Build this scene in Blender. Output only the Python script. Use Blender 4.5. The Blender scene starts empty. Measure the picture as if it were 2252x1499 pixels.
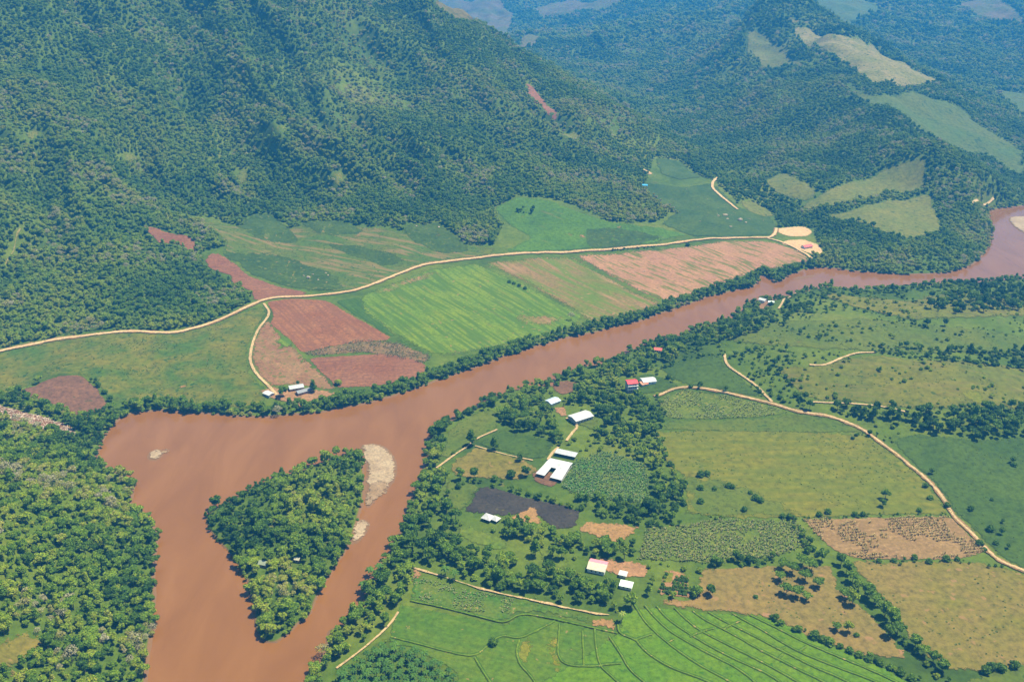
import bpy, math, random
import numpy as np
from mathutils import Vector, Matrix, geometry as mgeo

rng = np.random.default_rng(7)
random.seed(7)
sc = bpy.context.scene
COL = sc.collection

# ------------------------------------------------------------------ camera
W0, H0 = 2252.0, 1499.0
CAM_H = 450.0
FOV = math.radians(60.0)
F = W0 / 2 / math.tan(FOV / 2)
PITCH = math.atan((H0 / 2 + 110.0) / F)
cam_d = bpy.data.cameras.new("camera")
cam = bpy.data.objects.new("camera", cam_d)
COL.objects.link(cam)
cam.location = (0, 0, CAM_H)
cam.rotation_euler = (math.pi / 2 - PITCH, 0, 0)
cam_d.sensor_width = 36.0
cam_d.lens = 18.0 / math.tan(FOV / 2)
cam_d.clip_start = 1.0
cam_d.clip_end = 20000.0
sc.camera = cam

# ------------------------------------------------------------------ sky and sun
SUN_EL, SUN_AZ = math.radians(66.0), math.atan2(0.88, 0.30)
world = bpy.data.worlds.new("World")
sc.world = world
world.use_nodes = True
wn = world.node_tree.nodes
sky = wn.new("ShaderNodeTexSky")
sky.sky_type = 'NISHITA'
sky.sun_disc = False
sky.sun_elevation = SUN_EL
sky.sun_rotation = SUN_AZ
world.node_tree.links.new(sky.outputs[0], wn["Background"].inputs[0])
wn["Background"].inputs[1].default_value = 0.055
sun_d = bpy.data.lights.new("sun", 'SUN')
sun_d.energy = 5.0
sun_d.angle = math.radians(0.5)
sun_d.color = (1.0, 0.92, 0.66)
sun = bpy.data.objects.new("sun", sun_d)
COL.objects.link(sun)
sv = Vector((math.sin(SUN_AZ) * math.cos(SUN_EL), math.cos(SUN_AZ) * math.cos(SUN_EL), math.sin(SUN_EL)))
sun.rotation_euler = sv.to_track_quat('Z', 'Y').to_euler()
sun.location = (0, 800, 1500)
sc.view_settings.view_transform = 'Standard'
sc.view_settings.look = 'None'
sc.view_settings.gamma = 1.0
sc.view_settings.exposure = 1.25
HAZE_DENSITY = 0.00013
HAZE_COLOR = (0.05, 0.38, 1.0)

sc.render.engine = 'CYCLES'
sc.cycles.use_denoising = True
sc.cycles.max_bounces = 6
sc.cycles.diffuse_bounces = 3
sc.cycles.volume_bounces = 1
sc.cycles.transparent_max_bounces = 8

# ------------------------------------------------------------------ helpers: rays and noise
CP, SP = math.cos(PITCH), math.sin(PITCH)

def ray(px, py):
    u = (np.asarray(px, float) - W0 / 2) / F
    v = -(np.asarray(py, float) - H0 / 2) / F
    return u, CP + v * SP, -SP + v * CP          # x, y, z of the direction

def at_z(px, py, z=0.0):
    u, dy, dz = ray(px, py)
    t = (z - CAM_H) / dz
    return np.stack([u * t, dy * t], -1)

def project(x, y, z):
    d = y * CP + (CAM_H - z) * SP
    v = y * SP - (CAM_H - z) * CP
    return W0 / 2 + F * x / d, H0 / 2 - F * v / d, d

def hash2(ix, iy, seed):
    h = (ix.astype(np.int64) * 374761393 + iy.astype(np.int64) * 668265263 + seed * 974711) & 0x7fffffff
    h = ((h ^ (h >> 13)) * 1274126177) & 0x7fffffff
    return ((h ^ (h >> 16)) & 0xffff) / 65535.0

def vnoise(x, y, seed=0):
    ix, iy = np.floor(x), np.floor(y)
    fx, fy = x - ix, y - iy
    fx, fy = fx * fx * fx * (fx * (fx * 6 - 15) + 10), fy * fy * fy * (fy * (fy * 6 - 15) + 10)
    a, b = hash2(ix, iy, seed), hash2(ix + 1, iy, seed)
    c, d = hash2(ix, iy + 1, seed), hash2(ix + 1, iy + 1, seed)
    return (a + (b - a) * fx) * (1 - fy) + (c + (d - c) * fx) * fy

def fbm(x, y, seed=0, octs=4):
    s, amp, tot = 0, 1.0, 0
    for k in range(octs):
        s = s + amp * vnoise(x * 2 ** k, y * 2 ** k, seed + k * 17)
        tot += amp
        amp *= 0.5
    return s / tot

def sstep(a, b, x):
    t = np.clip((x - a) / (b - a), 0, 1)
    return t * t * (3 - 2 * t)

def inpoly(x, y, P):
    P = np.asarray(P, float)
    r = np.zeros(x.shape, bool)
    bb = (x >= P[:, 0].min()) & (x <= P[:, 0].max()) & (y >= P[:, 1].min()) & (y <= P[:, 1].max())
    if not bb.any():
        return r
    xs, ys = x[bb], y[bb]
    q = np.zeros(xs.shape, bool)
    n = len(P)
    for i in range(n):
        x1, y1 = P[i]
        x2, y2 = P[(i + 1) % n]
        if y1 == y2:
            continue
        c = (ys < y1) != (ys < y2)
        q ^= c & (xs < (x2 - x1) * (ys - y1) / (y2 - y1) + x1)
    r[bb] = q
    return r

def segdist(x, y, P, closed=True, limit=80.0):
    P = np.asarray(P, float)
    d = np.full(x.shape, limit)
    n = len(P)
    for i in range(n if closed else n - 1):
        a, b = P[i], P[(i + 1) % n]
        m = (x > min(a[0], b[0]) - limit) & (x < max(a[0], b[0]) + limit) & (y > min(a[1], b[1]) - limit) & (y < max(a[1], b[1]) + limit)
        if not m.any():
            continue
        xs, ys = x[m] - a[0], y[m] - a[1]
        ab = b - a
        t = np.clip((xs * ab[0] + ys * ab[1]) / max(ab @ ab, 1e-9), 0, 1)
        d[m] = np.minimum(d[m], np.hypot(xs - t * ab[0], ys - t * ab[1]))
    return d

def smooth_poly(P, n=2, closed=True):
    """Chaikin corner cutting so that digitised outlines do not read as straight chords."""
    P = np.asarray(P, float)
    for _ in range(n):
        Q = []
        m = len(P)
        for i in range(m if closed else m - 1):
            a, b = P[i], P[(i + 1) % m]
            Q += [a * .75 + b * .25, a * .25 + b * .75]
        if not closed:
            Q = [P[0]] + Q + [P[-1]]
        P = np.array(Q)
    return P

def round_corners(P, r):
    Q = []
    m = len(P)
    for i in range(m):
        p, a, b = P[i], P[i - 1], P[(i + 1) % m]
        la, lb = np.hypot(*(a - p)), np.hypot(*(b - p))
        fa, fb = min(r / max(la, 1e-6), .4), min(r / max(lb, 1e-6), .4)
        q0, q2 = p + (a - p) * fa, p + (b - p) * fb
        Q += [q0, (q0 + q2) * .25 + p * .5, q2]
    return np.array(Q)

# ------------------------------------------------------------------ river outline (photo pixels on the water plane z = 0)
RIVER = [(322,1540),(330,1440),(338,1340),(342,1260),(347,1195),(348,1160),(328,1132),(300,1112),(284,1104),(297,1075),(292,1052),
 (262,1042),(232,1022),(216,1000),(232,962),(256,928),(285,908),(340,902),(390,904),(450,911),(550,918),(640,914),(700,908),(760,896),
 (830,881),(905,858),(1000,826),(1100,789),(1200,757),(1300,732),(1400,709),(1450,692),(1510,672),(1560,652),(1620,638),(1662,630),
 (1668,615),(1680,604),(1692,612),(1702,622),(1722,618),(1735,606),(1790,588),(1825,590),(1870,596),(1950,602),(2020,605),(2080,601),
 (2130,588),(2160,568),(2182,530),(2184,505),(2168,470),(2180,460),(2252,452),(2420,440),(2600,560),(2420,606),(2252,612),(2183,618),
 (2133,624),(2067,626),(2000,634),(1957,632),(1883,642),(1833,646),(1813,640),(1780,640),(1747,646),(1710,660),(1680,660),(1640,668),
 (1632,680),(1608,704),(1565,714),(1522,722),(1512,736),(1455,748),(1405,762),(1356,786),(1342,800),(1288,804),(1270,808),(1228,826),
 (1212,846),(1198,848),(1145,850),(1098,872),(1056,892),(1035,902),(996,918),(960,940),(945,958),(940,1000),(928,1030),(924,1075),
 (904,1095),(895,1125),(890,1158),(860,1205),(842,1232),(830,1262),(802,1298),(795,1325),(770,1358),(728,1385),(722,1405),(710,1440),
 (698,1470),(672,1520),(665,1540)]
ISLAND = [(448,1140),(465,1122),(505,1102),(555,1070),(595,1053),(645,1040),(695,1022),(725,1008),(765,995),(792,998),(800,1020),(802,1060),
 (800,1110),(786,1150),(771,1195),(760,1217),(740,1245),(710,1293),(696,1320),(686,1352),(660,1370),(636,1395),(612,1413),(588,1417),
 (562,1400),(558,1365),(560,1330),(543,1290),(531,1250),(496,1210),(474,1185),(454,1160)]
BARS = [[(790,982),(806,975),(840,976),(862,993),(876,1022),(870,1056),(850,1080),(828,1097),(812,1118),(802,1112),(806,1050),(800,1000)],
 [(780,1146),(800,1140),(816,1148),(811,1165),(796,1186),(778,1198),(768,1196)],
 [(322,1002),(330,991),(345,986),(364,991),(358,1003),(342,1014),(326,1012)],
 [(2214,480),(2232,475),(2310,478),(2330,520),(2280,520),(2246,512),(2226,496)],
 [(1738,612),(1772,606),(1800,604),(1780,611),(1752,616)]]
RIVER_W = at_z(*np.array(RIVER, float).T)
RIVER_W = smooth_poly(RIVER_W, 2)
_j = fbm(RIVER_W[:, 0] / 9, RIVER_W[:, 1] / 9, 3, 3) - .5
_j2 = fbm(RIVER_W[:, 0] / 9, RIVER_W[:, 1] / 9, 53, 3) - .5
RIVER_W += np.stack([_j, _j2], -1) * 7
ISLAND_W = smooth_poly(at_z(*np.array(ISLAND, float).T), 2)
BARS_W = [smooth_poly(at_z(*np.array(b, float).T), 2) for b in BARS]

# ------------------------------------------------------------------ terrain height field
# control points: (px, py, z) on the slopes seen in the photo, or ('Y', px, py, forward distance)
CZ = [(0,772,8),(250,730,10),(550,662,11),(750,648,11),(950,580,13),(1300,550,13),(1500,533,13),(1700,524,12),
 (200,600,46),(0,600,50),(400,600,26),(450,500,52),(650,500,42),(550,570,24),(850,520,34),(1000,535,24),(1150,436,50),(1250,470,38),(1300,520,20),(1500,470,26),(1650,430,30),
 (0,850,6),(150,835,14),(300,850,5),(500,800,5),(700,750,6),(600,850,4),(900,700,7),(800,830,4),(1100,680,6),(1100,600,9),(1300,640,6),(1500,600,6),(1600,570,8),
 (0,900,10),(100,900,5),(0,1000,32),(100,1000,18),(150,1100,22),(0,1150,44),(200,1250,14),(0,1300,38),(150,1350,18),(0,1450,30),(250,1450,6),(-150,1250,70),(-150,1000,60),(-150,1450,60),
 (1750,470,12),(1800,520,7),(1700,450,16),(1850,560,6),(1950,585,5),(2060,588,4),(2110,545,9),(1650,385,24),(2165,520,5),
 (1340,205,55),(1400,250,50),(1480,300,40),(1600,340,30),(2200,400,12),(2252,435,4),(2150,350,28),(2420,400,10),
 (700,1100,2),(600,1300,2),(900,900,0),(1300,740,1),(500,1000,0),(2000,625,3),(2252,610,3),(1600,700,4),(1800,650,6),(2000,640,6),(2252,650,8),(2420,700,10),(2420,900,8),(2420,1200,6),(2420,1500,5),
 (1200,900,3),(1400,850,5),(1000,1000,2),(1200,1050,3),(1500,950,5),(1800,1000,6),(2100,1050,6),(2252,1000,8),(1300,1200,3),(1700,1200,4),(2000,1200,5),(2252,1300,5),(900,1300,2),(1200,1400,2),(1600,1400,3),(2000,1450,4),(800,1500,2),
 (1700,830,8),(2000,850,12),(2200,800,12),(1900,720,12),(1550,800,6)]
CY = [(0,300,1401),(0,450,1220),(0,0,1807),(200,450,1333),(250,250,1559),(200,120,1694),(400,300,1570),(400,0,1988),(600,400,1468),(600,250,1672),(600,100,1898),(800,300,1683),(800,100,2067),(800,400,1536),(900,200,1920),(1000,400,1570),(1050,280,1830),(1200,300,1819),(1250,400,1649),(1126,112,2214),(1000,50,2214),(880,2,2237),(1340,228,2090),(1450,293,2000),(1540,350,1898),(1400,380,1751),(1440,420,1627),(700,-20,2147),(1000,0,5640),(1200,0,5400),(1200,60,4680),(1400,0,4800),(1126,85,4320),(950,20,5280),(1690,0,3100),(1760,90,2650),(1830,170,2290),(1950,250,1990),(2050,330,1710),(2130,430,1570),(1500,200,2820),(1600,100,3216),(1450,60,3720),(1300,120,3480),(1600,230,2424),(1700,250,2160),(1750,330,1862),(1800,300,2040),(1850,350,1805),(1750,400,1667),(1900,400,1667),(1900,480,1494),(2000,500,1460),(2000,420,1632),(2000,150,3000),(2060,190,2760),(1800,60,3480),(2200,250,2340),(2252,300,2160),(2150,200,2760),(2252,150,3120),(2100,60,3840),(2252,0,4440),(1950,0,4200),(2420,100,3240),(2420,300,2280)]
cx, cy, cz = [], [], []
for px, py, z in CZ:
    p = at_z(px, py, z)
    cx.append(p[0]); cy.append(p[1]); cz.append(z)
for px, py, Y in CY:
    u, dy, dz = ray(px, py)
    t = Y / dy
    cx.append(u * t); cy.append(Y); cz.append(CAM_H + dz * t)
for x, y, z in [(-700,150,80),(-300,150,4),(0,150,2),(300,150,2),(800,150,4),(-1400,900,230),(-1300,1500,380),(-1100,2200,470),(-400,2500,330),(-500,3500,250),(-1800,3000,520),
                (1500,1200,20),(1700,2200,90),(2300,3500,260),(0,5500,240),(1200,5200,280),(2600,5500,360),(-1500,5500,420),(2200,900,20),(1500,400,10),(-1200,300,150),(600,4200,150),(1400,3900,230),(2600,1500,60)]:
    cx.append(x); cy.append(y); cz.append(z)
cx, cy, cz = (np.array(a, float) for a in (cx, cy, cz))
S = 1000.0
def tps(r2):
    return np.where(r2 > 1e-12, 0.5 * r2 * np.log(np.maximum(r2, 1e-12)), 0)
n = len(cx)
K = tps(((cx[:, None] - cx) ** 2 + (cy[:, None] - cy) ** 2) / S ** 2) + np.eye(n) * 2e-4
Pm = np.stack([np.ones(n), cx / S, cy / S], -1)
A = np.block([[K, Pm], [Pm.T, np.zeros((3, 3))]])
sol = np.linalg.solve(A, np.concatenate([cz, np.zeros(3)]))

NU, NY = 1040, 900
Y0, Y1 = 140.0, 6500.0
QY = 260.0                                            # rows get sparser with distance
_uc = np.linspace(-0.70, 0.70, NU - 160)
_ue = 0.70 + np.cumsum(np.geomspace(0.002, 0.12, 80))
US = np.concatenate([-_ue[::-1], _uc, _ue])
LY = np.linspace(math.log(Y0 + QY), math.log(Y1 + QY), NY)
YS = np.exp(LY) - QY
GX = US[None, :] * (YS[:, None] + QY)
GY = np.repeat(YS[:, None], NU, 1)

BUMPS = [(1850,800,14,110),(1560,812,7,70),(2000,700,11,120),(1800,672,9,70),(2150,850,8,90),(2080,650,7,90),(1650,740,8,70),(1170,450,10,60),(700,560,6,50),(2200,730,8,100),(1750,840,5,50)]
def base_height(X, Y):
    h = np.zeros(X.shape)
    for i in range(n):
        h += sol[i] * tps(((X - cx[i]) ** 2 + (Y - cy[i]) ** 2) / S ** 2)
    h += sol[n] + sol[n + 1] * X / S + sol[n + 2] * Y / S
    for px, py, a, r in BUMPS:
        c = at_z(px, py, a * .6)
        h += a * np.exp(-((X - c[0]) ** 2 + ((Y - c[1]) * .8) ** 2) / r ** 2)
    mt = sstep(18, 110, h)
    far = sstep(1900, 3000, Y)
    # spurs and gullies running down the slope
    ca, sa = 0.62, -0.78
    al, ac = X * ca + Y * sa, -X * sa + Y * ca
    wx = (fbm(X / 300, Y / 300, 5, 3) - .5) * 160
    g = 1 - np.abs(2 * fbm((ac + wx) / 190, al / 560, 11, 4) - 1) * 2
    g2 = 1 - np.abs(2 * fbm((ac + wx * .5) / 70, al / 190, 29, 3) - 1) * 2
    al2, ac2 = X * -0.5 + Y * -0.86, X * .86 + Y * -0.5
    g3 = 1 - np.abs(2 * fbm((ac2 + wx) / 330, al2 / 700, 41, 4) - 1) * 2
    w2 = sstep(-200, 500, X + (Y - 1700) * .35)
    h += mt * ((1 - w2) * ((g - .6) * 60 + (g2 - .6) * 14) + w2 * ((g3 - .6) * 24 + (g2 - .6) * 6)) * (1 + far * 1.0)
    low = sstep(2, 12, h) * (1 - mt)
    h += low * ((fbm(X / 120, Y / 120, 61, 3) - .5) * 10 + (fbm(X / 35, Y / 35, 67, 2) - .5) * 1.6)
    return h

hb = base_height(GX, GY)
in_r = inpoly(GX, GY, RIVER_W)
in_i = inpoly(GX, GY, ISLAND_W)
d_r = segdist(GX, GY, RIVER_W)
d_i = segdist(GX, GY, ISLAND_W)
land = np.maximum(hb, 0.8)
k = sstep(0, 45, d_r)
HT = np.where(in_r, -np.minimum(2.5, .25 * d_r), 0.15 + np.minimum(d_r * .22, 1.5) * (1 - k) + k * np.maximum(land, 1.5))
HT = np.where(in_i, 0.15 + np.minimum(d_i * .22, 2.0) + .4 * fbm(GX / 25, GY / 25, 71, 2), HT)
for bi, B in enumerate(BARS_W):
    ib = inpoly(GX, GY, B)
    db = segdist(GX, GY, B, limit=30)
    HT = np.where(ib & ~in_i, np.maximum(HT, 0.03 + np.minimum(.09 * db, .9)), HT)
    HT = np.where(~ib & in_r & ~in_i & (db < 16), np.maximum(HT, -.03 - .07 * db), HT)

def hgt(x, y):
    x, y = np.asarray(x, float), np.asarray(y, float)
    yy = np.clip(y, Y0, Y1 - 1)
    fi = np.interp(np.log(yy + QY), LY, np.arange(NY))
    fj = np.interp(x / (yy + QY), US, np.arange(NU))
    i0 = np.clip(fi.astype(int), 0, NY - 2); j0 = np.clip(fj.astype(int), 0, NU - 2)
    a, b = fi - i0, fj - j0
    return (HT[i0, j0] * (1 - a) + HT[i0 + 1, j0] * a) * (1 - b) + (HT[i0, j0 + 1] * (1 - a) + HT[i0 + 1, j0 + 1] * a) * b

TT = np.geomspace(420, 7500, 1400)
def ground(px, py):
    """World x, y where the sight line through a photo pixel meets the terrain."""
    px, py = np.atleast_1d(np.asarray(px, float)), np.atleast_1d(np.asarray(py, float))
    out = np.zeros((len(px), 2))
    for q in range(len(px)):
        u, dy, dz = ray(px[q], py[q])
        x, y, z = u * TT, dy * TT, CAM_H + dz * TT
        below = z < hgt(x, y)
        kx = int(np.argmax(below)) if below.any() else len(TT) - 1
        kx = max(kx, 1)
        e0 = z[kx - 1] - hgt(x[kx - 1], y[kx - 1]); e1 = z[kx] - hgt(x[kx], y[kx])
        f = e0 / (e0 - e1) if e0 != e1 else 0
        out[q] = (x[kx - 1] + (x[kx] - x[kx - 1]) * f, y[kx - 1] + (y[kx] - y[kx - 1]) * f)
    return out

def G(pts):
    a = np.array(pts, float)
    return ground(a[:, 0], a[:, 1])

# ------------------------------------------------------------------ materials
def newmat(name):
    m = bpy.data.materials.new(name)
    m.use_nodes = True
    nt = m.node_tree
    b = nt.nodes["Principled BSDF"]
    b.inputs["Roughness"].default_value = 0.9
    b.inputs["Specular IOR Level"].default_value = 0.15
    return m, nt, b

def nnoise(nt, vec, scale, detail=4, rough=.6, dist=0):
    t = nt.nodes.new("ShaderNodeTexNoise")
    t.inputs["Scale"].default_value = scale
    t.inputs["Detail"].default_value = detail
    t.inputs["Roughness"].default_value = rough
    t.inputs["Distortion"].default_value = dist
    nt.links.new(vec, t.inputs["Vector"])
    return t.outputs["Fac"]

def nramp(nt, fac, stops):
    r = nt.nodes.new("ShaderNodeValToRGB")
    e = r.color_ramp.elements
    while len(e) < len(stops):
        e.new(.5)
    for el, (p, c) in zip(e, stops):
        el.position = p
        el.color = (*c, 1)
    nt.links.new(fac, r.inputs[0])
    return r.outputs[0]

def nmix(nt, fac, a, b, mode='MIX'):
    m = nt.nodes.new("ShaderNodeMix")
    m.data_type = 'RGBA'
    m.blend_type = mode
    for s, v in ((m.inputs[0], fac), (m.inputs[6], a), (m.inputs[7], b)):
        if hasattr(v, 'links') or hasattr(v, 'is_linked'):
            nt.links.new(v, s)
        elif isinstance(v, (int, float)):
            s.default_value = v
        else:
            s.default_value = (*v, 1)
    return m.outputs[2]

def nmath(nt, op, a, b=0.0, clamp=False):
    m = nt.nodes.new("ShaderNodeMath")
    m.operation = op
    m.use_clamp = clamp
    for s, v in ((m.inputs[0], a), (m.inputs[1], b)):
        if hasattr(v, 'is_linked'):
            nt.links.new(v, s)
        else:
            s.default_value = v
    return m.outputs[0]

def worldpos(nt, scale=(1, 1, 1), rot=0.0):
    g = nt.nodes.new("ShaderNodeTexCoord")
    m = nt.nodes.new("ShaderNodeMapping")
    m.vector_type = 'TEXTURE' if False else 'POINT'
    m.inputs["Rotation"].default_value = (0, 0, rot)
    m.inputs["Scale"].default_value = scale
    nt.links.new(g.outputs["Object"], m.inputs["Vector"])
    return m.outputs[0]

def dirmap(nt, ang, along, across):
    """Coordinates stretched along a ground direction (ang from +X), for rows and furrows."""
    g = nt.nodes.new("ShaderNodeTexCoord")
    r = nt.nodes.new("ShaderNodeMapping")
    r.inputs["Rotation"].default_value = (0, 0, -ang)
    nt.links.new(g.outputs["Object"], r.inputs["Vector"])
    m = nt.nodes.new("ShaderNodeMapping")
    m.inputs["Scale"].default_value = (1 / along, 1 / across, .02)
    nt.links.new(r.outputs[0], m.inputs["Vector"])
    return m.outputs[0]

def bump(nt, b, h, strength, dist=1.0):
    n_ = nt.nodes.new("ShaderNodeBump")
    n_.inputs["Strength"].default_value = strength
    n_.inputs["Distance"].default_value = dist
    nt.links.new(h, n_.inputs["Height"])
    nt.links.new(n_.outputs[0], b.inputs["Normal"])

def ground_mat(name, c, v, big=60, fine=5, speck=None, speck_amt=.0, speck_size=4, row=None, row2=None, bumpy=.4, edge=True):
    """c base colour, v second colour (wear, dryness) by broad noise, speck = tufts, row = (angle, spacing, colour, strength)."""
    def dim(k_):
        return tuple(q * f_ for q, f_ in zip(k_, (.60, .555, .22) if k_[1] > k_[0] * .95 else (.66, .58, .44)))
    c, v = dim(c), dim(v)
    speck = dim(speck) if speck else None
    row = (row[0], row[1], dim(row[2])) + tuple(row[3:]) if row else None
    row2 = (row2[0], row2[1], dim(row2[2])) + tuple(row2[3:]) if row2 else None
    m, nt, b = newmat(name)
    P = worldpos(nt)
    n1 = nnoise(nt, P, 1 / big, 5, .6, .4)
    f = nramp(nt, n1, [(.36, (0, 0, 0)), (.64, (1, 1, 1))])
    col = nmix(nt, f, c, v)
    n2 = nnoise(nt, P, 1 / fine, 4, .7)
    g = nramp(nt, n2, [(.28, (.52, .55, .52)), (.5, (1, 1, 1)), (.74, (1.42, 1.37, 1.25))])
    col = nmix(nt, 1.0, col, g, 'MULTIPLY')
    if row:
        ang, sp, rc, st = row[:4]
        aspect = row[4] if len(row) > 4 else 12
        thr = row[5] if len(row) > 5 else .5
        nr = nnoise(nt, dirmap(nt, ang, sp * aspect, sp), 1.0, 3, .55, .15)
        col = nmix(nt, nmath(nt, 'MULTIPLY', nramp(nt, nr, [(thr - .06, (0, 0, 0)), (thr + .07, (1, 1, 1))]), st), col, rc)
    if row2:
        ang, sp, rc, st = row2[:4]
        aspect = row2[4] if len(row2) > 4 else 12
        thr = row2[5] if len(row2) > 5 else .5
        nr = nnoise(nt, dirmap(nt, ang, sp * aspect, sp), 1.0, 3, .55, .15)
        col = nmix(nt, nmath(nt, 'MULTIPLY', nramp(nt, nr, [(thr - .05, (0, 0, 0)), (thr + .05, (1, 1, 1))]), st), col, rc)
    if speck:
        n3 = nnoise(nt, P, 1 / speck_size, 2, .5)
        n4 = nnoise(nt, P, 1 / (big * .7), 2, .5)
        s_ = nmath(nt, 'MULTIPLY_ADD', n4, .25)
        s_.node.inputs[2].default_value = -.125
        col = nmix(nt, nramp(nt, nmath(nt, 'ADD', n3, s_), [(.70 - speck_amt, (0, 0, 0)), (.76 - speck_amt, (1, 1, 1))]), col, speck)
    nt.links.new(col, b.inputs["Base Color"])
    if bumpy:
        bump(nt, b, n2, bumpy, .5)
    if edge:                                           # worn, weedy margin: the sheet frays out towards its outline
        ea = nt.nodes.new("ShaderNodeAttribute")
        ea.attribute_name = 'margin'
        n5 = nnoise(nt, P, 1 / 3.2, 3, .65)
        nt.links.new(nramp(nt, nmath(nt, 'SUBTRACT', nmath(nt, 'ADD', ea.outputs["Fac"], .36), n5), [(0, (0, 0, 0)), (.12, (1, 1, 1))]), b.inputs["Alpha"])
    return m

def plain_mat(name, c, rough=.7, var=.15, scale=.6, metal=0):
    m, nt, b = newmat(name)
    n1 = nnoise(nt, worldpos(nt), scale, 3, .6)
    g = nramp(nt, n1, [(.3, (1 - var,) * 3), (.7, (1 + var,) * 3)])
    nt.links.new(nmix(nt, 1.0, c, g, 'MULTIPLY'), b.inputs["Base Color"])
    b.inputs["Roughness"].default_value = rough
    b.inputs["Metallic"].default_value = metal
    return m

def foliage_mat(name, stops):
    m, nt, b = newmat(name)
    at = nt.nodes.new("ShaderNodeAttribute")
    at.attribute_type = 'INSTANCER'
    at.attribute_name = 'tint'
    lt = nt.nodes.new("ShaderNodeAttribute")
    lt.attribute_type = 'GEOMETRY'
    lt.attribute_name = 'leaf'
    f = nmath(nt, 'ADD', at.outputs["Fac"], nmath(nt, 'MULTIPLY', nmath(nt, 'SUBTRACT', lt.outputs["Fac"], .5), .30), True)
    col = nramp(nt, f, stops)
    nt.links.new(col, b.inputs["Base Color"])
    b.inputs["Roughness"].default_value = .62
    b.inputs["Specular IOR Level"].default_value = .2
    tr = nt.nodes.new("ShaderNodeBsdfTranslucent")
    nt.links.new(col, tr.inputs[0])
    mx = nt.nodes.new("ShaderNodeMixShader")
    mx.inputs[0].default_value = .32
    nt.links.new(b.outputs[0], mx.inputs[1])
    nt.links.new(tr.outputs[0], mx.inputs[2])
    nt.links.new(mx.outputs[0], nt.nodes["Material Output"].inputs[0])
    return m

# tint 0 dark green, .35 mid green, .6 yellow green, .8 olive, 1 grey (leafless)
LEAF = foliage_mat("leaves", [(0, (.030, .078, .005)), (.2, (.075, .155, .007)), (.42, (.15, .25, .010)), (.64, (.28, .35, .016)), (.82, (.31, .29, .05)), (1, (.37, .345, .23))])
BARK = plain_mat("bark", (.13, .095, .07), .9, .3, 2)

# ------------------------------------------------------------------ mesh helpers
def mesh_obj(name, verts, faces, mats=(), parent=None, smooth=False, midx=None, kind=None):
    me = bpy.data.meshes.new(name)
    me.from_pydata([tuple(v) for v in verts], [], [tuple(f) for f in faces])
    for mm in mats:
        me.materials.append(mm)
    if midx is not None:
        me.polygons.foreach_set("material_index", np.asarray(midx, np.int32))
    if smooth:
        me.polygons.foreach_set("use_smooth", np.ones(len(me.polygons), bool))
    me.update()
    o = bpy.data.objects.new(name, me)
    COL.objects.link(o)
    if parent:
        o.parent = parent
    if kind:
        o["kind"] = kind
    return o

def tag(o, label, cat, group=None):
    o["label"] = label
    o["category"] = cat
    if group:
        o["group"] = group
    return o

def thing(name, loc, rz=0.0, label=None, cat=None, group=None):
    o = bpy.data.objects.new(name, None)
    o.empty_display_size = 2
    COL.objects.link(o)
    o.location = loc
    o.rotation_euler = (0, 0, rz)
    if label:
        tag(o, label, cat, group)
    return o

# ------------------------------------------------------------------ terrain mesh
ii = np.arange(NY - 1)[:, None] * NU + np.arange(NU - 1)[None, :]
quads = np.stack([ii, ii + 1, ii + NU + 1, ii + NU], -1).reshape(-1, 4)
me = bpy.data.meshes.new("terrain")
co = np.stack([GX, GY, HT], -1).reshape(-1, 3).astype(np.float32)
me.vertices.add(len(co)); me.vertices.foreach_set("co", co.ravel())
me.loops.add(quads.size); me.loops.foreach_set("vertex_index", quads.ravel().astype(np.int32))
me.polygons.add(len(quads)); me.polygons.foreach_set("loop_start", np.arange(0, quads.size, 4, dtype=np.int32))
me.polygons.foreach_set("use_smooth", np.ones(len(quads), bool))
me.update(calc_edges=True)
terrain = bpy.data.objects.new("terrain", me)
COL.objects.link(terrain)
terrain["kind"] = "structure"
m, nt, b = newmat("grassland")
P = worldpos(nt)
c1 = nramp(nt, nnoise(nt, P, 1 / 130, 6, .62, .5), [(.30, (.026, .052, .004)), (.45, (.048, .082, .005)), (.58, (.074, .104, .007)), (.72, (.105, .112, .012))])
g1 = nramp(nt, nnoise(nt, P, 1 / 7, 5, .7), [(.27, (.6, .62, .6)), (.5, (1, 1, 1)), (.75, (1.35, 1.3, 1.2))])
col = nmix(nt, 1.0, c1, g1, 'MULTIPLY')
dry = nramp(nt, nnoise(nt, P, 1 / 45, 4, .7, 1.2), [(.66, (0, 0, 0)), (.74, (1, 1, 1))])
col = nmix(nt, nmath(nt, 'MULTIPLY', dry, .45), col, (.14, .11, .04))
geo = nt.nodes.new("ShaderNodeNewGeometry")
sx = nt.nodes.new("ShaderNodeSeparateXYZ")
nt.links.new(geo.outputs["Position"], sx.inputs[0])
shore = nramp(nt, nmath(nt, 'MULTIPLY', sx.outputs["Z"], .5, True), [(.0, (1, 1, 1)), (.30, (1, 1, 1)), (.5, (0, 0, 0))])
col = nmix(nt, shore, col, (.14, .075, .035))
nt.links.new(col, b.inputs["Base Color"])
bump(nt, b, nnoise(nt, P, 1 / 3.5, 5, .7), .5, .8)
me.materials.append(m)

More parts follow.
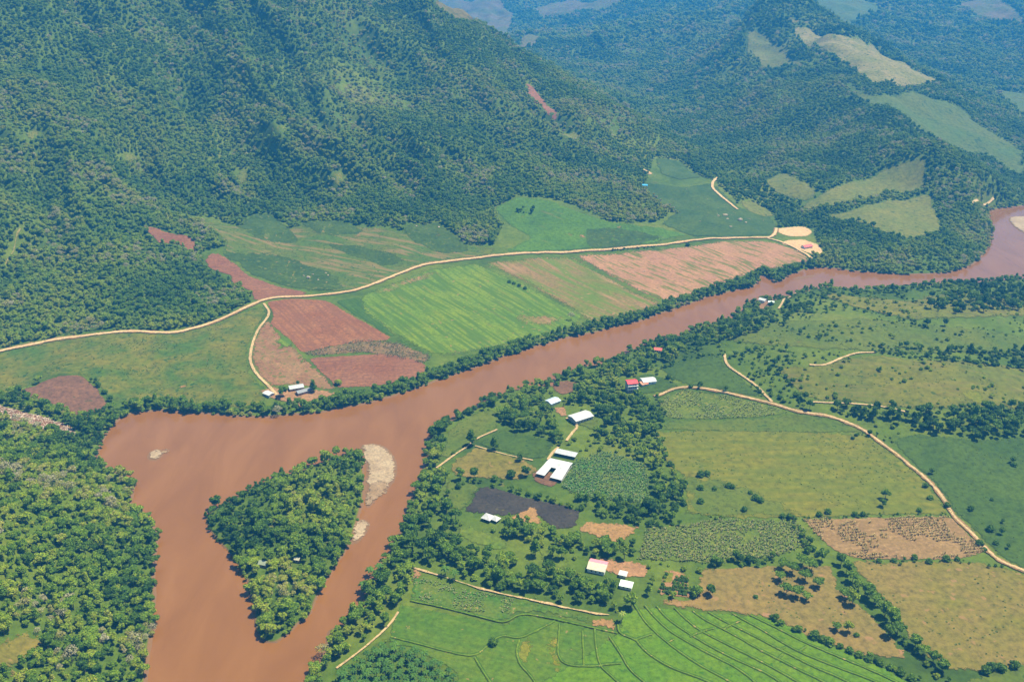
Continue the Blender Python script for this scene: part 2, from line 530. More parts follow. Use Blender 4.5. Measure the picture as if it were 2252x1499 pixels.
# ------------------------------------------------------------------ water
m, nt, b = newmat("muddy_water")
P = worldpos(nt)
flow = worldpos(nt, (1 / 30, 1 / 110, 1), .35)
c1 = nramp(nt, nnoise(nt, flow, 1.0, 5, .6, .8), [(.32, (.148, .062, .014)), (.5, (.166, .071, .017)), (.68, (.184, .081, .022))])
nt.links.new(c1, b.inputs["Base Color"])
b.inputs["Roughness"].default_value = .09
b.inputs["IOR"].default_value = 1.33
b.inputs["Specular IOR Level"].default_value = .5
bump(nt, b, nnoise(nt, P, 1 / 2.4, 4, .6, .6), .12, .35)
xs = np.linspace(-1200, 2600, 20); ys = np.linspace(150, 1900, 10)
wv = [(x, y, 0) for y in ys for x in xs]
wf = [(j * 20 + i, j * 20 + i + 1, j * 20 + 21 + i, j * 20 + 20 + i) for j in range(9) for i in range(19)]
# keep only the cells that hold river, so no water lies inside the hills
cells = []
for f in wf:
    x0_, y0_ = wv[f[0]][:2]; x1_, y1_ = wv[f[2]][:2]
    gx, gy = np.meshgrid(np.linspace(x0_, x1_, 24), np.linspace(y0_, y1_, 24))
    if (inpoly(gx, gy, RIVER_W)).any():
        cells.append(f)
mesh_obj("river_water", wv, cells, [m], kind="structure")

# ------------------------------------------------------------------ draped sheets: fields, roads, sand
LAYER = [0]
NOTREE = []                                            # (world outline) where no wild tree grows
def drape(name, P, mat, spacing=None, rag=1.0, lift=None, z_min=None, smooth=1, keep_trees=False, fray=None):
    P = np.asarray(P, float)
    if smooth:
        P = round_corners(P, min(7.0 + rag * 3, .012 * np.hypot(*P.mean(0)) - 4))
    c = P.mean(0)
    dist = math.hypot(*c)
    s = spacing or min(max(dist * .0055, 2.5), 14)
    Q = []
    for i in range(len(P)):
        a, b_ = P[i], P[(i + 1) % len(P)]
        kk = max(1, int(np.hypot(*(b_ - a)) / (s * .6)))
        for t in range(kk):
            Q.append(a + (b_ - a) * t / kk)
    Q = np.array(Q)
    if rag:
        w = max(4.0, s * 1.2)
        Q = Q + rag * np.stack([fbm(Q[:, 0] / w, Q[:, 1] / w, 91, 3) - .5, fbm(Q[:, 0] / w, Q[:, 1] / w, 97, 3) - .5], -1) * 6
    x0_, y0_ = Q.min(0); x1_, y1_ = Q.max(0)
    gx, gy = np.meshgrid(np.arange(x0_ + s / 2, x1_, s), np.arange(y0_ + s / 2, y1_, s))
    gx = gx.ravel() + (rng.random(gx.size) - .5) * s * .3; gy = gy.ravel() + (rng.random(gy.size) - .5) * s * .3
    ok = inpoly(gx, gy, Q)
    gx, gy = gx[ok], gy[ok]
    if len(gx):
        ok = segdist(gx, gy, Q, limit=s) > s * .45
        gx, gy = gx[ok], gy[ok]
    off = c                                            # keep the triangulation near the origin for precision
    pts = [Vector(q - off) for q in Q] + [Vector((x - off[0], y - off[1])) for x, y in zip(gx, gy)]
    edges = [(i, (i + 1) % len(Q)) for i in range(len(Q))]
    v2, e2, f2, *_ = mgeo.delaunay_2d_cdt(pts, edges, [], 1, 1e-4)
    V = np.array([(v.x, v.y) for v in v2]) + off
    LAYER[0] += 1
    up = (lift if lift is not None else .18) * .45 + LAYER[0] * .004 + dist * dist * 1.2e-7
    Z = hgt(V[:, 0], V[:, 1]) + up
    o = mesh_obj(name, np.column_stack([V, Z]), f2, [mat], smooth=True, kind="structure")
    o.data.update()
    em = segdist(V[:, 0], V[:, 1], Q, limit=30) / (1.2 + 1.8 * (fray or min(rag, 3)) + dist * .0012) * .5
    o.data.attributes.new("margin", 'FLOAT', 'POINT').data.foreach_set("value", em.astype(np.float32))
    if o.data.polygons and o.data.polygons[0].normal.z < 0:
        o.data.flip_normals()
    if not keep_trees:
        NOTREE.append(Q)
    return o

def ribbon(name, L, width, mat, lift=.32, smooth=3, rag=.25, step=3.0, crown=0.0, clear=True):
    L = smooth_poly(L, smooth, closed=False)
    seg = np.hypot(*np.diff(L, axis=0).T)
    s = np.concatenate([[0], np.cumsum(seg)])
    nn = max(3, int(s[-1] / step))
    t = np.linspace(0, s[-1], nn)
    C = np.stack([np.interp(t, s, L[:, 0]), np.interp(t, s, L[:, 1])], -1)
    T = np.gradient(C, axis=0)
    T /= np.maximum(np.hypot(T[:, 0], T[:, 1]), 1e-6)[:, None]
    N = np.stack([-T[:, 1], T[:, 0]], -1)
    wl = width / 2 * (1 + rag * (fbm(t / 9, t * 0 + width, 13, 3) - .5) * 2)
    wr = width / 2 * (1 + rag * (fbm(t / 9, t * 0 + 7 + width, 19, 3) - .5) * 2)
    V, Fc = [], []
    cols = [(-1, 0), (-.5, crown), (0, crown), (.5, crown), (1, 0)]
    dd = np.hypot(C[:, 0], C[:, 1])
    LAYER[0] += 1
    for kx, cr in cols:
        q = C + N * (np.where(kx < 0, wl, wr) * kx)[:, None]
        z = np.maximum(hgt(q[:, 0], q[:, 1]), hgt(C[:, 0], C[:, 1]) - .5) + lift + LAYER[0] * .003 + cr + dd * dd * 2.2e-7
        V.append(np.column_stack([q, z]))
    V = np.concatenate(V)
    for c_ in range(4):
        for i in range(nn - 1):
            a = c_ * nn + i
            Fc.append((a, a + nn, a + nn + 1, a + 1))
    o = mesh_obj(name, V, Fc, [mat], smooth=True, kind="structure")
    o.data.attributes.new("margin", 'FLOAT', 'POINT').data.foreach_set("value", np.repeat(np.array([.12, .5, .7, .5, .12]) - (.12 if rag > .6 else 0), nn).astype(np.float32))
    if o.data.polygons[0].normal.z < 0:
        o.data.flip_normals()
    if clear:
        q1 = C + N * (width / 2 + 2); q2 = C - N * (width / 2 + 2)
        ROADS.append((C, width / 2 + 2.5))
    return o
ROADS = []

def ang(p, q):
    """Ground direction between two photo pixels."""
    a, b_ = G([p, q])
    return math.atan2(b_[1] - a[1], b_[0] - a[0])

GREEN_D, GREEN_M, GREEN_B, OLIVE, TAN = (.035, .095, .026), (.07, .145, .03), (.115, .215, .03), (.155, .175, .045), (.27, .205, .095)
A_BANK = ang((1000, 760), (800, 620))                  # furrows on the left-bank fields
A_PINK = ang((1480, 660), (1260, 560))
M = dict(
 pasture=ground_mat("pasture_left", (.070, .14, .030), (.175, .175, .045), 34, 6, (.03, .09, .022), .08, 5),
 plough=ground_mat("ploughed_soil", (.235, .098, .048), (.29, .14, .075), 50, 4, None, 0, 4, (A_BANK, 4.2, (.185, .085, .052), .6, 24)),
 plough_dark=ground_mat("ploughed_soil_dark", (.225, .10, .06), (.27, .135, .085), 40, 4, None, 0, 4, (ang((700, 815), (920, 800)), 2.0, (.13, .056, .046), .4, 30)),
 brown_hill=ground_mat("bare_brown_soil", (.15, .085, .06), (.21, .115, .085), 25, 4, (.09, .085, .04), .05, 5),
 fallow=ground_mat("fallow_stubble", (.30, .19, .12), (.23, .115, .075), 30, 4, (.13, .15, .05), .10, 6, (A_BANK, 3, (.22, .17, .08), .5, 16)),
 scrub=ground_mat("dry_scrub", (.22, .145, .085), (.15, .125, .06), 22, 4, (.06, .075, .035), .1, 5),
 bright=ground_mat("bright_crop", (.185, .275, .03), (.12, .23, .03), 70, 4, (.26, .21, .085), .015, 6, (A_BANK, 6.0, (.075, .16, .02), .85, 14), (A_BANK, 7, (.22, .21, .08), .4, 9, .66)),
 strip_dark=ground_mat("dark_strip_crop", (.06, .14, .028), (.085, .165, .03), 40, 4, None, 0, 4, (A_BANK, 3.5, (.035, .095, .02), .6, 22)),
 striped=ground_mat("striped_crop", (.15, .19, .05), (.26, .17, .095), 80, 4, (.33, .22, .14), .03, 7, (A_PINK, 7, (.12, .21, .034), .9, 16, .53), (A_PINK, 10, (.36, .235, .15), .75, 12, .60)),
 pink=ground_mat("bare_pink_soil", (.41, .245, .17), (.35, .20, .15), 60, 4, (.25, .2, .1), .02, 6, (A_PINK, 5, (.30, .19, .12), .6, 20, .55), (A_PINK, 7, (.13, .165, .045), .9, 6, .56)),
 sand=ground_mat("pale_sand", (.62, .47, .32), (.55, .40, .27), 20, 3),
 gravel=ground_mat("river_gravel", (.43, .37, .32), (.34, .28, .24), 14, 2.2, (.30, .25, .21), .03, 3),
 hillgrass=ground_mat("hill_grass", (.075, .15, .032), (.13, .165, .05), 45, 6, (.035, .09, .025), .06, 6, (ang((560, 540), (860, 600)), 9, (.27, .19, .10), .7, 7, .56)),
 hilldark=ground_mat("dark_crop_hill", (.042, .092, .028), (.07, .125, .034), 32, 5, (.15, .16, .06), .03, 5),
 hillbright=ground_mat("bright_hill_grass", (.095, .205, .03), (.06, .15, .03), 70, 5, (.035, .10, .025), .02, 6, (ang((1140, 480), (1330, 540)), 10, (.27, .21, .11), .35, 6, .68)),
 teal=ground_mat("dark_green_crop", (.042, .098, .036), (.075, .135, .045), 50, 5, (.20, .18, .09), .0, 6),
 clearing=ground_mat("grass_clearing", (.19, .20, .075), (.14, .18, .06), 45, 6, (.05, .09, .03), .05, 7),
 clearing_pale=ground_mat("pale_clearing", (.27, .25, .13), (.2, .21, .1), 60, 7, (.06, .10, .04), .09, 8),
 slope_grass=ground_mat("slope_grass", (.085, .15, .05), (.12, .16, .06), 110, 8, (.035, .085, .03), .08, 9),
 red_scar=ground_mat("red_soil", (.30, .14, .10), (.25, .13, .09), 15, 4),
 purple=ground_mat("far_bare_soil", (.17, .14, .09), (.12, .14, .06), 120, 10, (.05, .09, .035), .08, 12),
 maize=ground_mat("maize_field", (.14, .19, .05), (.10, .165, .04), 25, 3, (.25, .25, .11), .09, 3),
 olive=ground_mat("olive_pasture", (.150, .180, .03), (.185, .185, .035), 80, 7, (.075, .125, .026), .04, 6, (ang((1500, 1000), (1900, 990)), 7, (.11, .155, .028), .5, 8)),
 olive_g=ground_mat("greener_pasture", (.085, .145, .03), (.125, .165, .034), 60, 6, (.045, .095, .025), .06, 6),
 dgreen=ground_mat("deep_green_field", (.045, .100, .022), (.07, .13, .026), 70, 5, (.028, .075, .02), .0, 5),
 hill_olive=ground_mat("olive_hill_pasture", (.165, .175, .04), (.115, .155, .035), 90, 8, (.06, .105, .028), .03, 7, (ang((1700, 840), (2100, 860)), 6, (.20, .175, .06), .4, 8, .56)),
 gravel_wet=ground_mat("wet_gravel", (.33, .26, .21), (.26, .19, .14), 10, 2, (.38, .30, .22), .03, 2.5),
 stubble=ground_mat("corn_stubble", (.30, .215, .12), (.25, .17, .10), 30, 3, (.36, .26, .13), .07, 3, (ang((1800, 1190), (2100, 1160)), 3.4, (.20, .14, .06), .5, 12)),
 tan=ground_mat("tan_pasture", (.205, .17, .055), (.165, .165, .045), 60, 5, (.27, .19, .09), .04, 8),
 tan_dry=ground_mat("dry_tan_pasture", (.235, .17, .068), (.185, .165, .05), 70, 5, (.31, .20, .115), .07, 11),
 rice=ground_mat("rice_paddy", (.085, .205, .010), (.125, .23, .012), 45, 3.5, (.045, .145, .014), .03, 5),
 rice2=ground_mat("rice_paddy_mixed", (.075, .17, .018), (.12, .195, .028), 35, 3.5, (.22, .20, .07), .0, 5, (ang((900, 1350), (1100, 1400)), 3, (.05, .14, .016), .35, 14)),
 yellow=ground_mat("ripe_paddy", (.20, .21, .03), (.145, .19, .026), 18, 3, (.27, .22, .05), .04, 4),
 mixed=ground_mat("mixed_crop", (.05, .165, .03), (.13, .185, .05), 28, 3, (.27, .23, .10), .05, 3),
 burnt=ground_mat("burnt_ground", (.040, .038, .042), (.062, .058, .058), 22, 3, (.11, .105, .11), -.02, 5),
 stub_tan=ground_mat("cut_stubble", (.36, .23, .115), (.30, .19, .095), 16, 2.4, (.15, .14, .05), .07, 3),
 lawn=ground_mat("lawn", (.10, .18, .032), (.135, .19, .04), 25, 4),
 dirt=ground_mat("dirt_yard", (.36, .22, .14), (.30, .18, .11), 12, 2.5, (.12, .13, .05), .03, 4),
 mud=ground_mat("brown_mud", (.15, .085, .055), (.19, .11, .075), 15, 3),
)

# left bank and its hills
def fld(name, pts, mat, **k):
    return drape(name, G(pts), M[mat], **k)
fld("pasture", [(-60,790),(0,774),(130,746),(250,731),(400,732),(470,711),(575,672),(590,688),(562,725),(547,760),(544,795),(556,825),(586,856),(590,880),(540,900),(450,890),(340,880),(270,888),(240,882),(225,860),(190,825),(150,821),(100,833),(60,850),(0,862),(-60,860)], 'pasture')
fld("ploughed_field", [(20,852),(70,852),(100,835),(150,823),(185,825),(200,840),(225,865),(242,887),(215,907),(185,920),(150,907),(110,892),(60,872)], 'brown_hill', lift=.3)
fld("cleared_ground", [(-60,880),(0,890),(40,900),(100,915),(165,940),(172,960),(110,952),(40,930),(0,917),(-60,900)], 'brown_hill', lift=.3)
fld("fallow_field", [(592,690),(567,722),(552,760),(549,800),(570,830),(596,852),(640,846),(700,858),(760,856),(735,845),(700,812),(672,785),(660,772),(630,748),(602,716)], 'fallow', lift=.22, fray=3)
fld("ploughed_field", [(584,664),(640,655),(720,660),(762,685),(820,718),(874,748),(800,752),(740,760),(700,770),(665,778),(640,752),(612,727),(592,714),(600,690)], 'plough', lift=.3, rag=.4)
fld("scrub_strip", [(665,777),(700,766),(790,746),(870,750),(950,780),(945,802),(900,795),(800,776),(690,786)], 'scrub', lift=.32, fray=4)
fld("ploughed_field", [(675,787),(740,783),(840,776),(900,786),(940,801),(932,827),(870,842),(830,850),(742,854),(702,817)], 'plough_dark', lift=.34, rag=.4)
fld("crop_strip", [(735,662),(792,652),(870,738),(965,785),(940,788),(872,750),(760,684)], 'strip_dark', lift=.24)
fld("crop_field", [(785,652),(870,617),(940,590),(1050,577),(1150,620),(1240,668),(1295,690),(1265,722),(1180,750),(1000,782),(955,784),(870,742),(800,692)], 'bright', lift=.26, fray=5)
fld("dry_patch", [(960,772),(1060,762),(1180,738),(1262,708),(1268,722),(1180,748),(1000,780)], 'striped', lift=.36, rag=3, fray=7)
fld("dry_patch", [(800,648),(860,622),(930,598),(1000,588),(980,600),(900,628),(850,650)], 'striped', lift=.36, rag=3, fray=7)
fld("dry_patch", [(1120,690),(1200,690),(1255,700),(1200,722),(1140,712)], 'striped', lift=.36, rag=3, fray=7)
fld("striped_field", [(1050,577),(1262,561),(1330,600),(1400,640),(1465,668),(1400,695),(1300,712),(1240,676),(1150,622)], 'striped', lift=.28, fray=9)
fld("bare_field", [(1258,561),(1330,557),(1520,540),(1600,528),(1695,530),(1765,552),(1786,577),(1750,590),(1660,602),(1560,640),(1468,668),(1400,642),(1330,602)], 'pink', lift=.3, fray=6)
fld("sand_yard", [(1704,502),(1740,499),(1770,497),(1790,510),(1775,521),(1735,521),(1708,511)], 'sand', lift=.35, rag=.5)
fld("sand_yard", [(1712,536),(1730,527),(1765,526),(1800,536),(1812,552),(1808,564),(1785,560),(1760,550),(1735,541)], 'sand', lift=.36, rag=.6)
fld("hill_pasture", [(425,478),(470,484),(560,512),(640,502),(740,490),(870,505),(1000,534),(1092,545),(1085,560),(950,577),(850,617),(760,642),(700,640),(600,600),(480,550),(500,540),(470,510)], 'hillgrass', lift=.3, rag=2)
fld("hill_field", [(478,552),(600,556),(700,588),(745,610),(765,637),(690,642),(600,622),(545,602),(520,577)], 'hilldark', lift=.42, rag=1.6)
fld("hill_field", [(515,500),(560,470),(600,470),(640,500),(662,532),(580,532)], 'hilldark', lift=.44, rag=1.6)
fld("hill_field", [(660,490),(740,485),(800,505),(790,518),(700,520)], 'hilldark', lift=.45, rag=1.6)
fld("hill_field", [(880,500),(960,485),(1010,520),(1040,552),(980,562),(900,530)], 'hilldark', lift=.46, rag=1.6)
fld("hill_field", [(705,535),(800,540),(900,570),(850,590),(760,560)], 'hilldark', lift=.46, rag=1.6)
fld("ploughed_strip", [(303,492),(340,500),(372,512),(415,517),(433,530),(434,552),(420,557),(395,539),(375,536),(350,541),(340,523),(315,506)], 'plough_dark', lift=.5, rag=.6)
fld("ploughed_strip", [(449,572),(465,555),(490,560),(520,580),(545,605),(600,625),(670,641),(700,649),(620,652),(560,662),(550,641),(505,619),(510,606),(470,596),(455,587)], 'plough_dark', lift=.5, rag=.6)
fld("hill_pasture", [(1085,455),(1150,432),(1200,438),(1280,468),(1340,488),(1450,500),(1520,518),(1420,538),(1300,547),(1150,555),(1095,558),(1170,525),(1110,490)], 'hillbright', lift=.4, rag=1.5)
fld("hill_field", [(1285,505),(1340,500),(1420,510),(1460,525),(1380,543),(1290,545)], 'hilldark', lift=.5, rag=1.6)
fld("hill_field", [(1415,400),(1500,412),(1560,402),(1622,455),(1690,470),(1712,498),(1702,520),(1520,520),(1450,492),(1485,468),(1430,440)], 'teal', lift=.5, rag=1.5)
fld("hill_field", [(1440,345),(1500,355),(1545,390),(1500,398),(1450,385)], 'teal', lift=.6, rag=2)
fld("hill_pasture", [(1620,440),(1660,442),(1705,470),(1700,480),(1650,468)], 'clearing', lift=.6, rag=1.5)
# clearings high on the slopes
fld("clearing", [(1608,60),(1650,60),(1690,78),(1722,108),(1762,138),(1802,155),(1720,152),(1670,146),(1640,112)], 'clearing', lift=1.2, rag=3)
fld("clearing", [(1740,68),(1790,65),(1850,80),(1930,110),(2000,148),(2066,178),(1990,196),(1915,186),(1870,152),(1800,106),(1750,92)], 'clearing_pale', lift=1.2, rag=3)
fld("clearing", [(1690,12),(1740,40),(1790,50),(1780,58),(1735,52)], 'clearing_pale', lift=1.2, rag=3)
fld("clearing", [(1678,402),(1720,378),(1752,395),(1790,410),(1802,430),(1770,446),(1700,422)], 'clearing', lift=.8, rag=2)
fld("clearing", [(1758,457),(1800,430),(1870,400),(1950,370),(2040,345),(2036,413),(1950,426),(1880,446),(1800,462)], 'clearing', lift=.8, rag=2)
fld("clearing", [(1800,477),(1870,466),(1940,442),(2042,422),(2062,470),(2075,512),(2000,527),(1940,512),(1900,492)], 'clearing', lift=.8, rag=2)
fld("clearing", [(1630,385),(1668,362),(1660,378),(1640,395)], 'clearing', lift=.8, rag=1.5)
fld("grass_slope", [(1840,182),(1925,215),(2000,200),(2110,235),(2252,335),(2252,395),(2170,340),(2100,330),(2000,270),(1920,235)], 'slope_grass', lift=1.0, rag=4)
fld("grass_slope", [(1790,0),(1900,0),(1960,40),(1880,50),(1800,20)], 'slope_grass', lift=1.4, rag=4)
fld("clearing", [(2185,200),(2252,205),(2300,260),(2240,255)], 'slope_grass', lift=1.2, rag=4)
for e in [(600,290,45,15),(285,350,25,15),(535,390,17,26),(705,388,28,10),(745,395,18,22),(1258,300,25,11),(80,300,40,14)]:
    fld("clearing", [(e[0] + e[2] * math.cos(a) * random.uniform(.7, 1.15), e[1] + e[3] * math.sin(a) * random.uniform(.7, 1.15)) for a in np.linspace(0, 6.28, 11)[:-1]], 'clearing', lift=.8, rag=2.5)
fld("landslip", [(1153,182),(1165,180),(1190,215),(1236,262),(1220,272),(1190,238),(1158,205)], 'red_scar', lift=.8, rag=1.5)
fld("landslip", [(1398,365),(1410,364),(1443,385),(1440,389),(1405,375)], 'sand', lift=.8, rag=1.5)
for q in [[(960,0),(1100,0),(1130,30),(1040,50),(960,30)], [(1150,20),(1270,0),(1420,0),(1330,25),(1200,45)], [(2080,0),(2200,0),(2252,40),(2252,60),(2150,40)], [(1150,80),(1190,75),(1180,105),(1140,110)]]:
    fld("far_clearing", q, 'purple', lift=1.6, rag=5)
# right bank
fld("maize_field", [(1445,877),(1503,855),(1600,870),(1690,892),(1740,908),(1680,917),(1590,922),(1470,921),(1452,900)], 'maize', lift=.24)
fld("pasture", [(1468,921),(1590,922),(1690,917),(1745,908),(1840,922),(1885,940),(1905,952),(1700,952),(1455,945)], 'olive_g', lift=.25)
fld("pasture", [(1440,947),(1560,944),(1905,953),(1948,986),(1990,1019),(2036,1058),(2070,1098),(2090,1131),(1980,1133),(1800,1139),(1640,1142),(1510,1132),(1500,1040),(1470,1035),(1455,1000),(1445,970)], 'olive', lift=.26)
fld("pasture", [(1510,1132),(1640,1142),(1760,1140),(1720,1100),(1640,1070),(1560,1050),(1500,1040)], 'olive_g', lift=.3, rag=3, keep_trees=True)
fld("hill_field", [(1448,812),(1500,787),(1588,782),(1594,805),(1632,832),(1682,875),(1600,862),(1500,845)], 'dgreen', lift=.3)
fld("hill_pasture", [(1690,802),(1780,806),(1850,792),(1900,779),(2000,790),(2300,812),(2300,905),(2000,902),(1880,886),(1780,880),(1740,852),(1720,827)], 'hill_olive', lift=.3, rag=2, keep_trees=True)
fld("hill_pasture", [(1780,645),(1880,650),(2000,660),(2120,640),(2252,650),(2300,700),(2150,700),(2000,705),(1880,680)], 'hill_olive', lift=.4, rag=3, keep_trees=True)
fld("hill_pasture", [(1480,700),(1600,720),(1900,700),(2252,740),(2300,790),(2000,780),(1800,770),(1650,760),(1560,740)], 'olive_g', lift=.3, rag=3, keep_trees=True)
fld("pasture", [(1960,967),(2010,952),(2150,968),(2300,960),(2300,1270),(2205,1232),(2135,1162),(2098,1130),(2078,1092),(2044,1053),(1998,1012)], 'dgreen', lift=.28)
fld("stubble_field", [(1762,1141),(2088,1134),(2126,1168),(2170,1217),(2100,1232),(1900,1232),(1842,1216),(1800,1182)], 'stubble', lift=.3, rag=.5)
fld("tan_pasture", [(1540,1247),(1700,1242),(1830,1240),(1845,1290),(1905,1340),(1965,1400),(2000,1450),(1890,1442),(1780,1402),(1700,1362),(1600,1347),(1450,1332),(1448,1314),(1520,1317),(1535,1290)], 'tan_dry', lift=.28)
fld("tan_pasture", [(1860,1232),(1900,1233),(2150,1234),(2220,1250),(2300,1280),(2300,1480),(2150,1475),(2080,1475),(2020,1425),(1975,1365),(1925,1300)], 'tan', lift=.29)
fld("green_field", [(2110,1499),(2180,1470),(2300,1450),(2300,1540),(2100,1540)], 'olive_g', lift=.32)
fld("rice_paddy", [(1368,1342),(1440,1334),(1700,1358),(1800,1402),(1950,1470),(2040,1520),(2050,1560),(1100,1560),(1150,1480),(1250,1400),(1360,1392)], 'rice', lift=.25, rag=.4)
fld("rice_paddy", [(880,1326),(1000,1350),(1115,1372),(1145,1348),(1220,1362),(1365,1394),(1300,1440),(1200,1500),(1180,1560),(1010,1560),(1000,1480),(920,1430),(850,1412),(860,1370)], 'rice2', lift=.26, rag=.4)
C7 = lambda L: [(860 + x / 3.753, 1100 + y / 3.753) for x, y in L]
C8 = lambda L: [(1400 + x / 3.753, 1100 + y / 3.753) for x, y in L]
fld("ripe_paddy", C7([(1060,1170),(1160,1110),(1175,1220),(1130,1350),(1060,1340),(1030,1250)]), 'yellow', lift=.36)
fld("ripe_paddy", C7([(1345,1070),(1382,1080),(1372,1270),(1420,1380),(1370,1460),(1320,1400),(1290,1200)]), 'yellow', lift=.36)
fld("crop_field", [(906,1262),(1000,1287),(1150,1322),(1302,1352),(1296,1372),(1180,1346),(1140,1346),(1112,1368),(1000,1345),(900,1320)], 'mixed', lift=.27)
fld("fallow_plot", C7([(1640,960),(1860,970),(1870,1080),(1650,1040)]), 'stub_tan', lift=.34)
fld("burnt_field", [(1058,1067),(1100,1075),(1170,1095),(1220,1104),(1282,1122),(1263,1166),(1215,1163),(1186,1136),(1150,1128),(1115,1138),(1080,1133),(1020,1127),(1035,1095)], 'burnt', lift=.3, rag=.8)
fld("dry_plot", [(1118,1140),(1152,1120),(1174,1108),(1186,1134),(1206,1156),(1150,1152)], 'stub_tan', lift=.36, rag=1)
fld("pasture", [(985,1055),(1058,1066),(1020,1127),(960,1112)], 'olive_g', lift=.27)
fld("stubble_field", [(1265,1166),(1290,1146),(1412,1156),(1382,1187),(1355,1197),(1300,1180)], 'stub_tan', lift=.29)
fld("lawn", [(1000,1172),(1030,1155),(1100,1180),(1127,1202),(1100,1212),(1050,1200)], 'lawn', lift=.28)
fld("lawn", [(1180,1205),(1215,1195),(1260,1230),(1240,1260),(1200,1250)], 'lawn', lift=.28)
fld("pasture", [(985,1022),(1047,982),(1162,1014),(1192,1032),(1150,1056),(1000,1050)], 'tan', lift=.27)
fld("pasture", [(1047,976),(1100,946),(1226,970),(1205,1007),(1162,1011)], 'dgreen', lift=.275)
fld("pasture", [(963,1022),(985,942),(1050,906),(1097,900),(1094,945),(1046,966)], 'olive_g', lift=.28)
fld("maize_field", [(1262,1010),(1330,990),(1420,1020),(1430,1112),(1270,1092),(1232,1072)], 'mixed', lift=.28)
fld("maize_field", [(1400,1232),(1420,1162),(1560,1142),(1700,1142),(1762,1146),(1782,1200),(1700,1227),(1560,1240)], 'maize', lift=.28)
fld("mud_flat", [(1208,852),(1225,836),(1278,841),(1270,857),(1235,872)], 'mud', lift=.3)
fld("orchard_ground", [(1440,1302),(1462,1253),(1517,1260),(1520,1317),(1446,1308)], 'dirt', lift=.3)
fld("ripe_plot", C8([(225,580),(310,600),(305,690),(205,680)]), 'yellow', lift=.42, rag=.2)
fld("dirt_yard", [(1300,1232),(1330,1226),(1430,1240),(1425,1270),(1380,1275),(1330,1258)], 'dirt', lift=.3)
fld("lawn", [(1375,840),(1420,818),(1460,830),(1500,850),(1430,868),(1390,868)], 'dgreen', lift=.3)
fld("dirt_yard", [(1215,892),(1248,896),(1250,915),(1235,920),(1220,908)], 'dirt', lift=.31)
fld("dirt_yard", [(1252,908),(1300,905),(1322,925),(1310,948),(1280,940),(1262,930)], 'olive_g', lift=.31)
fld("cattle_yard", [(1168,1040),(1190,1028),(1240,1052),(1215,1074),(1175,1060)], 'mud', lift=.33, rag=.3)
fld("dirt_yard", [(1662,676),(1690,660),(1700,668),(1680,687)], 'dirt', lift=.35)
fld("dirt_yard", [(560,862),(600,850),(720,858),(760,872),(690,880),(660,905),(640,885),(600,880)], 'dirt', lift=.31, rag=1.5, keep_trees=True)
fld("dirt_yard", [(902,1247),(935,1254),(915,1275),(903,1300)], 'dirt', lift=.31)
fld("earth_scar", [(1705,785),(1735,760),(1760,745),(1768,748),(1745,768),(1720,788)], 'stub_tan', lift=.4, rag=2)
fld("clearing", [(-60,1400),(0,1395),(70,1385),(112,1392),(110,1420),(70,1460),(0,1499),(-60,1500)], 'tan', lift=.4, rag=3)
fld("clearing", [(582,1135),(615,1130),(618,1155),(597,1175),(585,1160)], 'clearing', lift=.3, rag=1)
for q in [[(436,786),(458,780),(466,796),(448,802)], [(470,776),(486,770),(494,782)], [(415,840),(432,820),(440,845),(425,858)], [(384,846),(420,852),(430,862),(400,860)],
          [(1130,492),(1150,474),(1156,482),(1140,498)], [(1190,500),(1206,494),(1208,506),(1192,508)], [(1238,514),(1258,508),(1262,522),(1240,522)], [(1268,520),(1286,512),(1288,526),(1270,528)],
          [(1345,494),(1375,500),(1388,510),(1360,504)], [(1500,430),(1530,440),(1570,452),(1540,450)], [(940,500),(960,512),(1000,540),(985,540),(955,520)], [(760,520),(790,512),(800,524),(770,530)]]:
    fld("bare_patch", q, 'stub_tan', lift=.5, rag=2, fray=3)
fld("ripe_field", [(2093,863),(2155,857),(2170,896)], 'yellow', lift=.4, rag=1)
fld("lush_patch", [(605,740),(640,735),(650,760),(615,775)], 'bright', lift=.4, rag=2, fray=3)
fld("lush_patch", [(650,770),(668,790),(672,812),(655,800)], 'bright', lift=.4, rag=1, fray=2)
# gravel bars
for B, nm in zip(BARS_W, ["sandbar"] * 5):
    drape(nm, B, M['gravel'], lift=.02, rag=.8, smooth=0, fray=1.6)

fld("sandbar", [(803,1062),(862,1052),(857,1083),(832,1101),(814,1116),(800,1112)], 'gravel_wet', lift=.2, rag=1, fray=2.5)
fld("sandbar", [(345,988),(366,984),(390,988),(372,999),(358,1003)], 'gravel_wet', lift=.2, rag=1, fray=2.5)

# ------------------------------------------------------------------ roads and tracks
m_road = ground_mat("pale_dirt_road", (.66, .52, .36), (.58, .44, .30), 18, 3)
m_verge = ground_mat("road_verge", (.33, .20, .125), (.22, .17, .08), 14, 3, (.08, .12, .035), .08, 4)
m_track = ground_mat("dirt_track", (.58, .47, .32), (.46, .36, .24), 14, 3, (.16, .16, .05), .05, 3)
MAIN = [(-80,785),(0,772),(60,760),(130,745),(200,738),(280,727),(370,735),(440,720),(500,697),(560,667),(600,654),(700,650),(760,645),(830,622),(900,592),(960,577),(1080,563),(1200,556),(1330,550),(1450,540),(1520,530),(1600,522),(1690,525),(1703,518),(1708,503)]
ribbon("road_verge", G(MAIN), 9, m_verge, lift=.45, rag=.5)
ribbon("road", G(MAIN), 4.8, m_road, lift=.62)
ribbon("road", G([(1688,525),(1740,540),(1770,558),(1792,577)]), 5.0, m_road, lift=.6)
ribbon("track", G([(580,668),(597,690),(570,720),(555,755),(548,795),(565,825),(590,848),(612,872)]), 3.6, m_track, lift=.5)
ribbon("road", G([(1578,392),(1562,410),(1580,430),(1622,462)]), 5.5, m_road, lift=.9)
